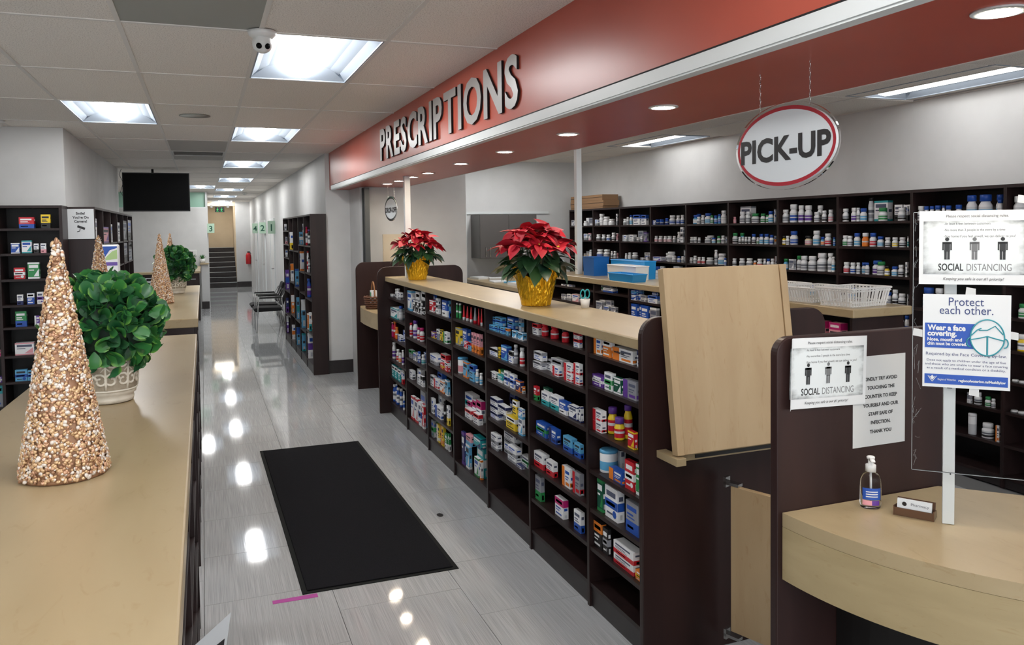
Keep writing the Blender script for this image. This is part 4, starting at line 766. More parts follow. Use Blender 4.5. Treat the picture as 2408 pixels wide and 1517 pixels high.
def topiary(loc, label, nleaf, seed):
    rng = random.Random(seed)
    t = thing('topiary_plant', label, 'plant', loc, 0, 'round topiary plants')
    pot = MB().lathe([(.052, 0), (.060, .003), (.062, .012), (.060, .02), (.066, .024), (.068, .034), (.070, .05), (.0745, .09), (.0755, .12), (.075, .135), (.068, .136), (.064, .12), (.0, .118)], 36, ms=[0, 0, 0, 0, 0, 1, 1, 1, 1, 0, 0, 0]).build('pot', ['pot_ceramic', 'pot_wash'], t, True)
    rel = MB()
    def on(a, z): r = .0686+.0070*min(1, max(0, (z-.034)/.08)); return (r*math.cos(a), r*math.sin(a), z)
    for k in range(8):
        a0 = 2*PI*k/8
        for sgn in (1, -1):
            pts = []
            for q in range(15):
                th = q/14*2.6*PI; rr = .021*(1-q/14*.75); pts.append(on(a0+sgn*(.19+rr*math.cos(th)/.072*1.0-.0), .066+rr*math.sin(th)*1.0))
            rel.tube(pts, .0036, 5)
            pts = []
            for q in range(12):
                th = q/11*2.2*PI; rr = .015*(1-q/11*.75); pts.append(on(a0+sgn*(.2+rr*math.cos(th)/.072), .114-rr*math.sin(th)))
            rel.tube(pts, .0034, 5)
        rel.tube([on(a0, .04), on(a0, .06), on(a0, .09), on(a0, .13)], [.003, .0045, .003, .004], 5)
        rel.tube([on(a0-.16, .09), on(a0, .102), on(a0+.16, .09)], .0025, 5)
    rel.tube([on(2*PI*k/32, .036) for k in range(32)], .0028, 5, closed=True)
    rel.build('relief', 'pot_ceramic', pot, True)
    MB().lathe([(.012, .118), (.012, .18)], 8).build('stem', 'soil', t)
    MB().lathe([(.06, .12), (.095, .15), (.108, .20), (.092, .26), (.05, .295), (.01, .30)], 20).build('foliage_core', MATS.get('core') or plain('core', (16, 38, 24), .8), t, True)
    lm = [leaf_mesh('leaf', L, W, c, ['topiary_leaf'], -1, 5, 0, .4) for L, W, c in ((.046, .038, .5), (.052, .042, .3), (.042, .036, .8))]
    cz = .21
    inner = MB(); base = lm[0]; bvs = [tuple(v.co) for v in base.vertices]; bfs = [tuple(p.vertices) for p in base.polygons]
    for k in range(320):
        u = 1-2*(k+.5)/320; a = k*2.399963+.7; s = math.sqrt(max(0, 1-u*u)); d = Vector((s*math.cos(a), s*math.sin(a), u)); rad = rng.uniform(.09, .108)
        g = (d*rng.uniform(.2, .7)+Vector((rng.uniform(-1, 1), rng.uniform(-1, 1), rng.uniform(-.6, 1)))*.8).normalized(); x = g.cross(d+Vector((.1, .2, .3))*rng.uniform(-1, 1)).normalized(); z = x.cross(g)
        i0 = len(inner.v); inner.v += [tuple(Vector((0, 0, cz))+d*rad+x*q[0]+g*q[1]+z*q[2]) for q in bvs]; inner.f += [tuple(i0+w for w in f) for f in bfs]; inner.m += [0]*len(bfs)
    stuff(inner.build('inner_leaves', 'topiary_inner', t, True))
    for k in range(nleaf):
        u = 1-2*(k+.5)/nleaf; a = k*2.399963+rng.uniform(-.2, .2); s = math.sqrt(max(0, 1-u*u))
        d = Vector((s*math.cos(a), s*math.sin(a), u)); rad = rng.uniform(.098, .122)
        p = Vector((d.x*rad, d.y*rad, cz+d.z*rad*.96))
        g = (d*rng.uniform(.35, .8)+Vector((rng.uniform(-1, 1), rng.uniform(-1, 1), rng.uniform(-.5, 1.2)))*.75).normalized()   # growth direction
        x = g.cross(d+Vector((rng.uniform(-.5, .5), rng.uniform(-.5, .5), rng.uniform(-.5, .5)))); x.normalize(); z = x.cross(g)
        if z.dot(d) < 0: x, z = -x, -z
        o = add('leaf', lm[k % 3], t)
        o.matrix_local = Matrix(((x.x, g.x, z.x, p.x), (x.y, g.y, z.y, p.y), (x.z, g.z, z.z, p.z), (0, 0, 0, 1)))
    return t
topiary((-.25, 2.40, 1.3335), 'large green topiary ball in embossed cream pot behind nearest cone', 298, 1)
topiary((-.2, 6.42, 1.3335), 'farther green topiary ball on second island beside a gold cone', 210, 2)
# ---- poinsettias in gold foil
def foil_mat():
    k = NT('gold_foil'); mp = k.coords((110, 110, 45)); v = k.n('ShaderNodeTexVoronoi', Scale=1.0); k.l(mp, 0, v, 'Vector')
    k.b.inputs['Base Color'].default_value = L3((236, 184, 40)); k.b.inputs['Metallic'].default_value = .7; k.b.inputs['Roughness'].default_value = .24; k.bump(v, 'Distance', .7, .004); MATS['gold_foil'] = k.m
foil_mat(); plain('cyathia', (206, 190, 60), .6)
def poinsettia(loc, label, sc, seed, rz):
    rng = random.Random(seed)
    t = thing('poinsettia', label, 'plant', loc, rz, 'red poinsettias in gold foil pots'); t.scale = (sc, sc, sc)
    b = MB(); n = 84; rings = [(.078, 0), (.084, .004)]+[(.084+.029*q/9, .004+.136*q/9) for q in range(1, 10)]+[(.122, .165), (.140, .2)]; NR = len(rings)
    ph = [rng.uniform(-1, 1) for _ in range(n)]
    for j, (r, z) in enumerate(rings):
        for k in range(n):
            a = 2*PI*k/n; pl = .5+.5*math.cos(4*a+.9); wob = 1+(.020*ph[k]+.026*rng.uniform(-1, 1))*(j > 0)
            rr = r*wob; zz = z
            if j == NR-1: zz = .172+.062*pl; rr = r*(.96+.1*pl)*wob
            if j == NR-2: zz = .158+.02*pl
            b.v.append((rr*math.cos(a), rr*math.sin(a), zz))
    for j in range(len(rings)-1):
        for k in range(n): b.f.append((j*n+k, j*n+(k+1) % n, (j+1)*n+(k+1) % n, (j+1)*n+k)); b.m.append(0)
    b.f.append(tuple(range(n-1, -1, -1))); b.m.append(0)
    o = b.build('foil_wrap', 'gold_foil', t, False); m = o.modifiers.new('thick', 'SOLIDIFY'); m.thickness = .002
    MB().lathe([(.1, .12), (.1, .14), (.0, .15)], 16).build('soil', 'soil', t)
    for k in range(9):
        a = k*2.4; MB().tube([(.03*math.cos(a), .03*math.sin(a), .13), (.07*math.cos(a), .07*math.sin(a), .28), (.1*math.cos(a), .1*math.sin(a), .36)], .004, 6).build('stem', 'poinsettia_leaf', t, True)
    br = [leaf_mesh('bract', L, W, .15, ['poinsettia_bract'], .8, 6, .25, .25) for L, W in ((.128, .078), (.108, .066), (.085, .048))]
    gl = [leaf_mesh('leaf', L, W, .1, ['poinsettia_leaf'], .8, 6, .3, .2) for L, W in ((.135, .085), (.12, .072))]
    heads = [(0, 0, .43, 0, 0)]
    for k in range(5): a = 2*PI*k/5+.3; heads.append((.09*math.cos(a), .09*math.sin(a), .405+rng.uniform(-.015, .02), a, .42))
    for k in range(8): a = 2*PI*k/8+.1; heads.append((.165*math.cos(a), .165*math.sin(a), .345+rng.uniform(-.025, .02), a, .85))
    def put(name, me, p, az, el, roll=0):
        o = add(name, me, t); g = Vector((math.cos(az)*math.cos(el), math.sin(az)*math.cos(el), math.sin(el))); up = Vector((0, 0, 1)) if abs(el) < 1.45 else Vector((1, 0, 0))
        x = g.cross(up).normalized(); z = x.cross(g); q = Matrix.Rotation(roll, 3, g); x = q @ x; z = q @ z
        o.matrix_local = Matrix(((x.x, g.x, z.x, p[0]), (x.y, g.y, z.y, p[1]), (x.z, g.z, z.z, p[2]), (0, 0, 0, 1)))
    for hx, hy, hz, ha, tilt in heads:
        for k in range(9):
            az = 2*PI*k/9+rng.uniform(-.2, .2)+(k % 2)*.1; el = (.15 if k % 3 else .5)+rng.uniform(-.2, .2)-tilt*math.cos(az-ha)*.8
            put('bract', br[0 if k % 3 == 0 else 1 if k % 2 else 2], (hx, hy, hz), az, el, rng.uniform(-.5, .5))
        MB().lathe([(.008, 0), (.009, .006), (.003, .011)], 7).build('flower_centre', 'cyathia', t, True, (hx, hy, hz+.004))
    for k in range(60):
        a = k*2.399963; r = .09+.13*((k*7) % 10)/10; z = .21+.12*((k*3) % 10)/10
        put('leaf', gl[k % 2], (r*.75*math.cos(a), r*.75*math.sin(a), z), a+rng.uniform(-.4, .4), rng.uniform(-.75, .1), rng.uniform(-.4, .4))
    return t
poinsettia((1.805, 4.27, 1.3335), 'larger nearer red poinsettia in gold foil pot on long counter', 1.0, 5, .4)
poinsettia((1.785, 6.95, 1.3335), 'smaller farther red poinsettia in gold foil beside white post', .94, 9, 2.0)
# ================================================================== fixtures of the counter
tag(box(1.76, 1.815, 7.27, 7.325, 1.3335, 2.284).build('support_post', 'trim_white', bevel=.003), 'slim white post rising from long counter behind farther poinsettia', 'post')
tag(box(3.33, 3.385, 6.85, 6.905, 1.3335, CZ).build('support_post', 'trim_white', bevel=.003), 'slim white post on dispensary island, right of farther cabinet', 'post')
# lifting counter flap, its rail and the half gate
fl_ = thing('counter_flap', 'raised maple counter flap leaning against the dark end panel', 'counter flap', (1.708, 2.64, .885)); tl = math.atan2(.098, .7)
fl_.rotation_euler = (-tl, 0, 0)
box(.035, .575, 0, .03, 0, .74).build('board', 'maple_vertical', fl_, bevel=.002)
box(0, .034, -.006, .034, 0, .74).build('edge_strip', 'maple_vertical', fl_, bevel=.002); box(.576, .61, -.006, .034, 0, .74).build('edge_strip', 'maple_vertical', fl_, bevel=.002)
r_ = thing('flap_rail', 'horizontal maple and metal rail under the raised counter flap', 'rail', (1.69, 2.70, .85))
box(0, .045, -.085, .063, 0, .03).build('rail_end', 'maple', r_, bevel=.002); box(.045, .56, -.03, .0, 0, .03).build('rail_bar', 'maple', r_, bevel=.002); box(.12, .56, -.034, -.0305, .008, .022).build('metal_strip', 'black_plastic', r_)
box(.045, .56, 0, .063, .005, .025).build('bracket', 'dark_laminate', r_)
ga = math.atan2(-.8, .3)
g_ = thing('half_gate', 'low maple half gate between end panel and pick-up counter', 'gate', (2.0, 2.70, .105), ga)
box(.012, .86, -.012, .012, .0, .61).build('gate_panel', 'maple_vertical', g_, bevel=.002)
for z in (.612, -.03): MB().box(-.02, .05, -.016, .016, z, z+.012).box(-.02, -.008, -.016, .016, z-.012, z+.03).build('hinge', 'chrome', g_)
# pick-up counter with curved front
def fan_top(x0, r, cx, cy, n=24): return arc(cx, cy, r, PI, 1.5*PI, n)
PX, PY, PR = 2.485, 1.82, .955
top = [(p[0], p[1], .92) for p in arc(PX, PY, PR, PI, 1.5*PI, 56)] + [(2.485, 1.44, .92), (2.13, 1.815, .92)]
pk = thing('pickup_counter', 'curved maple pick-up counter holding sanitizer and clear screen', 'counter', (2.1, 1.5, 0)); g0 = (-2.1, -1.5, 0)
MB().extrude(top, (0, 0, .04)).build('counter_top', 'maple', pk, loc=g0)
ap = arc(PX, PY, PR, PI, 1.5*PI, 56); apr = MB()
for k in range(56):
    (xa, ya), (xb, yb) = ap[k], ap[k+1]; f2 = (PR-.02)/PR
    xc, yc, xd, yd = PX+(xa-PX)*f2, PY+(ya-PY)*f2, PX+(xb-PX)*f2, PY+(yb-PY)*f2
    i = len(apr.v); apr.v += [(xa, ya, .765), (xb, yb, .765), (xb, yb, .919), (xa, ya, .919), (xc, yc, .765), (xd, yd, .765), (xd, yd, .919), (xc, yc, .919)]
    for q in ((0, 1, 2, 3), (5, 4, 7, 6), (1, 0, 4, 5), (3, 2, 6, 7)): apr.f.append(tuple(i+z for z in q)); apr.m.append(0)
apr.build('apron', 'maple_apron', pk, False, loc=g0)
bs = [(p[0], p[1], .0) for p in arc(PX, PY, PR-.2, PI, 1.5*PI, 20)] + [(2.485, 1.46, 0), (2.15, 1.8, 0)]
MB().extrude(bs, (0, 0, .76)).build('base_cabinet', 'black_dark', pk, loc=g0)
box(1.735, 1.75, 1.38, 1.395, .0, .76).build('seam_strip', 'dark_trim', pk, loc=g0)
def divider(name, x0, x1, y, z1, label, r=.07):
    return tag(MB().extrude(rounded(x0, x1, z1, r, y), (0, .03, 0)).build(name, 'dark_laminate_wide', bevel=.004), label, 'divider')
divider('counter_divider', 1.512, 2.17, 1.822, 1.465, 'dark divider with rounded corner carrying the pinned notices', .05)
divider('counter_divider', 1.575, 2.3, 8.87, 1.425, 'farthest dark rounded divider behind the drop-off counter', .09)
# drop-off counter at the far end
dk = thing('dropoff_counter', 'small curved maple drop-off counter holding a wicker basket', 'counter', (1.9, 8.3, 0)); g0 = (-1.9, -8.3, 0)
dp = [(1.74, 8.868), (1.62, 8.868), (1.585, 8.7), (1.575, 8.45), (1.585, 8.1), (1.62, 7.75), (1.7, 7.635), (2.3, 7.635), (2.3, 8.868)]
MB().extrude([(x, y, .78) for x, y in dp], (0, 0, .16)).build('counter_top', 'maple', dk, loc=g0)
box(1.8, 2.2, 7.64, 8.865, 0, .779).build('base_cabinet', 'dark_laminate', dk, loc=g0)
# folding security shutter by the pillar
sh = thing('folding_shutter', 'dark folded security shutter standing beside the grey pillar', 'shutter', (1.78, 9.6, 0))
for k in range(4): box(-.045+.012*(k % 2), .01+.012*(k % 2), -.5+.06*k, -.444+.06*k, .013, 2.27).build('panel', 'shutter_grey', sh)
MB().tube([(-.05, -.49, .95), (-.075, -.49, .95), (-.075, -.49, 1.13), (-.05, -.49, 1.13)], .006, 6).build('handle', 'black_plastic', sh, True)
box(-.05, .03, -.51, -.27, 0, .012).build('bottom_track', 'brushed_metal', sh)
# ================================================================== signs and notices
lt = thing('prescriptions_sign', 'large metal letters spelling PRESCRIPTIONS on the red bulkhead', 'sign', (1.474, 6.9, 2.385), -PI/2)
word = 'PRESCRIPTIONS'
def glyph(ch, h, mat, bold=.028, depth=.006):
    me = text_mesh(ch, 1.0, bold, depth, 'LEFT', 0, mat); n = len(me.vertices); a = np.zeros(n*3); me.vertices.foreach_get('co', a); a = a.reshape(-1, 3)
    a[:, 0] -= a[:, 0].min(); a[:, 1] -= a[:, 1].min(); hh = a[:, 1].max(); wv = a[:, 0].max()
    return me, a, wv/hh, hh
gl_, tot = [], 0
for ch in word:
    me, a, asp, hh = glyph(ch, 1, 'letter_metal'); gl_.append((me, a, asp, hh, ch)); tot += asp
gap = .042; wsum = 3.25-gap*12; x = 0
for me, a, asp, hh, ch in gl_:
    w = wsum*asp/tot; s = .268/hh; b = np.zeros_like(a); b[:, 0] = x+a[:, 0]/max(a[:, 0].max(), 1e-6)*w; b[:, 2] = a[:, 1]*s; b[:, 1] = -.008+a[:, 2]*1.0
    me.vertices.foreach_set('co', b.ravel()); me.update(); me.name = 'letter'
    o = add('letter', me, lt); x += w+gap
    me.materials.append(MATS['black_matte'])
    for p in me.polygons:
        if abs(p.normal.y) < .7: p.material_index = 1
def oval_sign(loc, rz, w, h, label, words, ring, ztop, dy, tsize):
    t = thing('hanging_sign', label, 'sign', loc, rz, 'oval hanging signs')
    def ell(a, b, n=64): return [(a*math.cos(2*PI*k/n), b*math.sin(2*PI*k/n)) for k in range(n)]
    MB().extrude([(x, -.003, z) for x, z in ell(w/2, h/2)], (0, .006, 0)).build('acrylic_plate', 'clear_acrylic', t)
    MB().extrude([(x, -.0042, z) for x, z in ell(w/2-.012, h/2-.012)], (0, .0084, 0)).build('white_face', 'sign_white', t)
    r = MB(); A, B = ell(w/2-.012, h/2-.012), ell(w/2-.024, h/2-.024)
    for k in range(64):
        j = (k+1) % 64
        r.face([(A[k][0], -.0050, A[k][1]), (A[j][0], -.0050, A[j][1]), (B[j][0], -.0050, B[j][1]), (B[k][0], -.0050, B[k][1])])
    r.build('ring', ring, t)
    text_on(t, words, 0, -.042*h/.276, tsize, 'pack_K', 'CENTER', .0035, width=w*.87, y=-.0056)
    for sx in (-1, 1):
        x = sx*w*.24; zb = math.sqrt(1-(x/(w/2))**2)*h/2
        m = MB(); n = max(4, int((ztop-loc[2]-zb)/.012)); z0 = zb-.006; z1 = ztop-loc[2]
        for k in range(n):
            zc = z0+(z1-z0)*(k+.5)/n; hh = (z1-z0)/n*.62; e = (.0022, 0) if k % 2 else (0, .0022)
            m.tube([(x+e[0]*math.cos(q*PI/4), e[1]*math.cos(q*PI/4), zc+hh*math.sin(q*PI/4)) for q in range(8)], .0007, 4, closed=True)
        m.build('chain', 'chrome', t)
k = NT('clear_acrylic'); k.b.inputs['Base Color'].default_value = (1, 1, 1, 1); k.b.inputs['Roughness'].default_value = .03; k.b.inputs['Transmission Weight'].default_value = 1.0; k.b.inputs['IOR'].default_value = 1.05; MATS['clear_acrylic'] = k.m
plain('sign_white', (216, 222, 226), .35); plain('sign_red', (168, 18, 40), .4)
oval_sign((1.735, 2.058, 2.037), -PI/2, .482, .276, 'white oval PICK-UP sign with red ring hanging on chains', 'PICK-UP', 'sign_red', 2.285, 0, .105)
oval_sign((1.884, 8.4, 2.008), -PI/2+.08, .45, .262, 'small oval DROP-OFF sign with black ring at the far end', 'DROP-OFF', 'pack_K', 2.285, 0, .075)
# ---- notices
def smudge():
    k = NT('poster_print'); tc = k.n('ShaderNodeTexCoord'); sp = k.n('ShaderNodeSeparateXYZ'); k.l(tc, 'Generated', sp, 0)
    def edge(out):
        s = k.n('ShaderNodeMath', operation='SUBTRACT'); s.inputs[1].default_value = .5; a = k.n('ShaderNodeMath', operation='ABSOLUTE'); k.l(sp, out, s, 0); k.l(s, 0, a, 0); return a
    ax, az = edge(0), edge(2); pw = k.n('ShaderNodeMath', operation='POWER'); pw.inputs[1].default_value = 4; k.l(ax, 0, pw, 0); pz = k.n('ShaderNodeMath', operation='POWER'); pz.inputs[1].default_value = 4; k.l(az, 0, pz, 0)
    ad = k.n('ShaderNodeMath', operation='ADD'); k.l(pw, 0, ad, 0); k.l(pz, 0, ad, 1)
    nz = k.n('ShaderNodeTexNoise', Scale=7.0, Detail=6.0); k.l(tc, 'Generated', nz, 'Vector'); m = k.n('ShaderNodeMath', operation='MULTIPLY'); k.l(ad, 0, m, 0); k.l(nz, 'Fac', m, 1)
    r = k.ramp([(.02, L3((212, 218, 220))), (.05, L3((120, 124, 126))), (.075, L3((52, 54, 56)))]); k.l(m, 0, r, 0); k.l(r, 0, k.b, 'Base Color'); k.b.inputs['Roughness'].default_value = .5; MATS['poster_print'] = k.m
smudge()
plain('ink_grey', (110, 112, 114), .5); plain('ink_dark', (40, 42, 44), .5)
def figure(parent, x, z, h, mat):
    m = MB(); y = -.0018; n = 12; r = h*.085
    m.face([(x+r*math.cos(2*PI*k/n), y, z+h-r+r*math.sin(2*PI*k/n)) for k in range(n)])
    for x0, x1, z0, z1 in ((-.115, .115, .36, .79), (-.19, -.13, .42, .76), (.13, .19, .42, .76), (-.11, -.01, 0, .38), (.01, .11, 0, .38), (-.19, .19, .7, .79)):
        m.face([(x+h*x0, y, z+h*z0), (x+h*x1, y, z+h*z0), (x+h*x1, y, z+h*z1), (x+h*x0, y, z+h*z1)])
    m.build('figure', mat, parent)
def distancing(loc, rz, w, h, label, curl=0.0, tilt=0.0):
    t = thing('notice', label, 'notice', loc, rz, 'paper notices'); t.rotation_euler = (0, tilt, rz)
    b = MB(); n = 16
    for k in range(n):
        u0, u1 = -w/2+w*k/n, -w/2+w*(k+1)/n
        def cy(u): q = max(0, (-w/2+.022-u)); return -curl*q*q*40
        i = len(b.v); b.v += [(u0, cy(u0), -h/2), (u1, cy(u1), -h/2), (u1, cy(u1), h/2), (u0, cy(u0), h/2)]; b.f.append((i, i+1, i+2, i+3)); b.m.append(0)
    o = b.build('sheet', 'paper', t); m = o.modifiers.new('thick', 'SOLIDIFY'); m.thickness = .0005; m.offset = 1
    MB().extrude([(-w*.46, -.0006, -h*.36), (w*.46, -.0006, -h*.36), (w*.46, -.0006, h*.36), (-w*.46, -.0006, h*.36)], (0, -.0004, 0)).build('print', 'poster_print', t)
    text_on(t, 'Please respect social distancing rules.', .03*w, h*.41, h*.052, 'ink_dark', 'CENTER', width=w*.56)
    for q, s in enumerate(('-At least 6 feet between customers', '-No more than 3 people in the store by a time', '-Stay home if you feel unwell, we can deliver to you!')): text_on(t, s, -w*.27, h*(.31-.085*q), h*.045, 'ink_dark', width=w*(.42, .55, .64)[q])
    for q, mt in ((-.24, 'ink_dark'), (.01, 'ink_grey'), (.26, 'ink_dark')): figure(t, w*q, -h*.16, h*.3, mt)
    text_on(t, 'SOCIAL', -w*.32, -h*.31, h*.135, 'ink_dark', width=w*.23, bold=.0006); text_on(t, 'DISTANCING', -w*.06, -h*.31, h*.135, 'ink_grey', width=w*.4)
    text_on(t, 'Keeping you safe is our #1 priority!', 0, -h*.44, h*.055, 'ink_dark', 'CENTER', width=w*.55, shear=.3)
    return t
distancing((1.69, 1.8185, 1.355), 0, .295, .205, 'curled social distancing notice pinned on the dark divider', 1.0, .03)
kt = thing('notice', 'plain paper notice asking to avoid touching the counter', 'notice', (1.893, 1.8212, 1.253), 0, 'paper notices')
box(-.103, .103, -.0005, .0, -.137, .137).build('sheet', 'paper_grey', kt)
for q, s in enumerate(('KINDLY TRY AVOID', 'TOUCHING THE', 'COUNTER TO KEEP', 'YOURSELF AND OUR', 'STAFF SAFE OF', 'INFECTION.')): text_on(kt, s, .005, .062-.0265*q, .0145, 'ink_dark', 'CENTER', .0005)
text_on(kt, 'THANK YOU', .005, -.098, .0145, 'ink_dark', 'CENTER', .0005)
# ---- clear screen on its post with two posters, turned 45 degrees
DX = math.sqrt(.5)
pst = thing('screen_post', 'white metal channel post holding the clear counter screen', 'post', (1.884, 1.572, .961), -PI/4)
MB().box(-.0145, .0145, -.004, .012, 0, .83).build('channel', 'white_metal', pst, bevel=.001)
for z in (.14, .43): MB().lathe([(.0022, 0), (.0022, .0008)], 8).build('screw', 'black_plastic', pst).matrix_local = Matrix(((1, 0, 0, .004), (0, 0, -1, -.0041), (0, 1, 0, z), (0, 0, 0, 1)))
box(-.006, .006, -.0045, -.004, .375, .384).build('slot', 'ink_soft', pst)
pl = thing('clear_screen', 'clear acrylic screen standing on the pick-up counter', 'screen', (1.803, 1.62, 1.11), -PI/4)
k = NT('screen_acrylic'); k.b.inputs['Base Color'].default_value = (1, 1, 1, 1); k.b.inputs['Roughness'].default_value = .02; k.b.inputs['Transmission Weight'].default_value = 1.0; k.b.inputs['IOR'].default_value = 1.05; MATS['screen_acrylic'] = k.m
box(0, .72, -.002, .002, 0, .705).build('pane', 'screen_acrylic', pl)
plain('film_edge', (150, 158, 160), .3)
fe = MB().box(-.0012, .0, -.0024, .0024, 0, .705).box(0, .72, -.0024, .0024, -.0014, 0).box(0, .72, -.0024, .0024, .705, .7062); fe.build('edge', 'film_edge', pl)
fm = MB(); rng = random.Random(4)
for q in range(24):
    z = rng.uniform(.01, .69); x = rng.uniform(.001, .012); fm.tube([(x, -.003, z), (x+rng.uniform(-.006, .01), -.003, z+rng.uniform(-.02, .02)), (x+rng.uniform(-.003, .012), -.003, z+rng.uniform(-.035, .035))], .0003, 3)
stuff(fm.build('film_shreds', 'film_edge', pl))
distancing((1.803+.137*DX+.004*DX-.0045*DX, 1.62-.137*DX-.004*DX-.0045*DX, 1.72), -PI/4, .256, .197, 'social distancing notice taped at the top of the clear screen')
mp_ = thing('notice', 'white and blue face covering notice on the clear screen', 'notice', (1.803+.126*DX-.0045*DX, 1.62-.126*DX-.0045*DX, 1.469), -PI/4, 'paper notices')
w, h = .205, .252
box(-w/2, w/2, -.0005, .0, -h/2, h/2).build('sheet', 'paper', mp_)
plain('poster_blue', (36, 80, 168), .5); plain('poster_navy', (44, 58, 110), .5); plain('poster_teal', (44, 138, 152), .5)
text_on(mp_, 'Protect', 0, h*.38, .032, 'poster_navy', 'CENTER', width=w*.4); text_on(mp_, 'each other.', 0, h*.29, .032, 'poster_navy', 'CENTER', width=w*.61)
box(-w*.475, w*.12, -.0012, -.0006, -h*.075, h*.19).build('blue_block', 'poster_blue', mp_)
text_on(mp_, 'Wear a face', -w*.445, h*.115, .02, 'paper', width=w*.44, bold=.0008, y=-.002); text_on(mp_, 'covering.', -w*.445, h*.055, .02, 'paper', width=w*.34, bold=.0008, y=-.002)
text_on(mp_, 'Nose, mouth and', -w*.445, h*.0, .0125, 'paper', width=w*.4, bold=.0004, y=-.002); text_on(mp_, 'chin must be covered.', -w*.445, -h*.045, .0125, 'paper', width=w*.455, bold=.0004, y=-.002)
fc = MB(); cx, cz, rx, rzz = w*.24, h*.05, w*.19, h*.19; hp = [(cx+rx*math.cos(a)*(1 if math.sin(a) > -.3 else 1-.08*(-math.sin(a)-.3)), cz+rzz*math.sin(a)) for a in [2*PI*q/48 for q in range(48)]]
MB().extrude([(x, -.0022, z) for x, z in hp], (0, -.0002, 0)).build('face_shape', 'paper', mp_)
for sx in (-1, 1): fc.tube([(cx+sx*rx*(.98+.24*math.sin(PI*q/8)), -.0026, cz-rzz*.28+rzz*.26*math.cos(PI*q/8)) for q in range(9)], .0016, 5)
fc.tube([(x, -.0026, z) for x, z in hp], .0018, 5, closed=True)
fc.tube([(cx-rx*.95, -.0026, cz+rzz*.1), (cx-rx*.6, -.0026, cz+rzz*.42), (cx-rx*.35, -.0026, cz+rzz*.52)], .0016, 5)
fc.tube([(cx-rx*.5, -.0026, cz+rzz*.4), (cx-.0*rx, -.0026, cz+rzz*.42), (cx+rx*.45, -.0026, cz+rzz*.66), (cx+rx*.92, -.0026, cz+rzz*.2)], .0016, 5)
fc.tube([(cx-rx*.95, -.0026, cz-rzz*.12), (cx-rx*.4, -.0026, cz-rzz*.02), (cx, -.0026, cz+rzz*.08), (cx+rx*.4, -.0026, cz-rzz*.02), (cx+rx*.95, -.0026, cz-rzz*.14)], .0016, 5)
fc.tube([(cx, -.0026, cz+rzz*.06), (cx, -.0026, cz-rzz*.95)], .0022, 5)
fc.build('mask_icon', 'poster_teal', mp_)
text_on(mp_, 'Required by the Face Covering By-law.', 0, -h*.155, .0115, 'poster_navy', 'CENTER', width=w*.92)
for q, s in enumerate(('Does not apply to children under the age of five', 'and those who are unable to wear a face covering', 'as a result of a medical condition or a disability.')): text_on(mp_, s, 0, -h*(.22+.042*q), .0088, 'poster_navy', 'CENTER', width=w*(.9, .94, .9)[q])
box(-w*.475, w*.475, -.0012, -.0006, -h*.465, -h*.36).build('blue_block', 'poster_blue', mp_)
em = MB(); ex, ez = -w*.385, -h*.405
for s in (-1, 1): em.tube([(ex+s*w*.05, -.0018, ez+.006), (ex, -.0018, ez-.009)], .0008, 4); em.tube([(ex+s*w*.03, -.0018, ez+.005), (ex, -.0018, ez-.004)], .0008, 4)
em.face([(ex, -.0018, ez-.003), (ex+.004, -.0018, ez+.003), (ex, -.0018, ez+.009), (ex-.004, -.0018, ez+.003)]); em.build('emblem', 'paper', mp_)
text_on(mp_, 'Region of Waterloo', -w*.32, -h*.425, .008, 'paper', width=w*.21, y=-.002); text_on(mp_, 'regionofwaterloo.ca/MaskBylaw', -w*.08, -h*.43, .0095, 'paper', width=w*.53, y=-.002, bold=.0003)
for a, zz in ((-.012, -.01), (.0, .0)): pass
tp = MB()
for x, z in ((.125, .234+.252-.11), (-.115, .02), (.108, .02), (.02, -.135), (.01, .134)): tp.face([(x-.012, .0006, z-.008), (x+.012, .0006, z-.012), (x+.012, .0006, z+.008), (x-.01, .0006, z+.012)])
stuff(tp.build('tape_pieces', 'paper_grey', mp_))
# ---- camera warning sign on the left unit end
cs = thing('notice', 'white Smile camera warning sign on the dark shelving end', 'notice', (-1.025, 8.098, 1.876), 0, 'paper notices')
box(-.108, .108, -.004, 0, -.135, .135).build('sheet', 'paper', cs)
for q, s in enumerate(('Smile!', "You're On", 'Camera!')): text_on(cs, s, 0, .085-.036*q, .03, 'pack_K', 'CENTER', bold=.001, y=-.005)
m = MB(); m.extrude([(-.03, -.0045, -.03), (.03, -.0045, -.055), (.036, -.0045, -.035), (-.024, -.0045, -.01)], (0, -.001, 0)); m.tube([(-.005, -.005, -.045), (-.01, -.005, -.065), (-.03, -.005, -.07)], .003, 5); m.build('camera_icon', 'pack_K', cs)
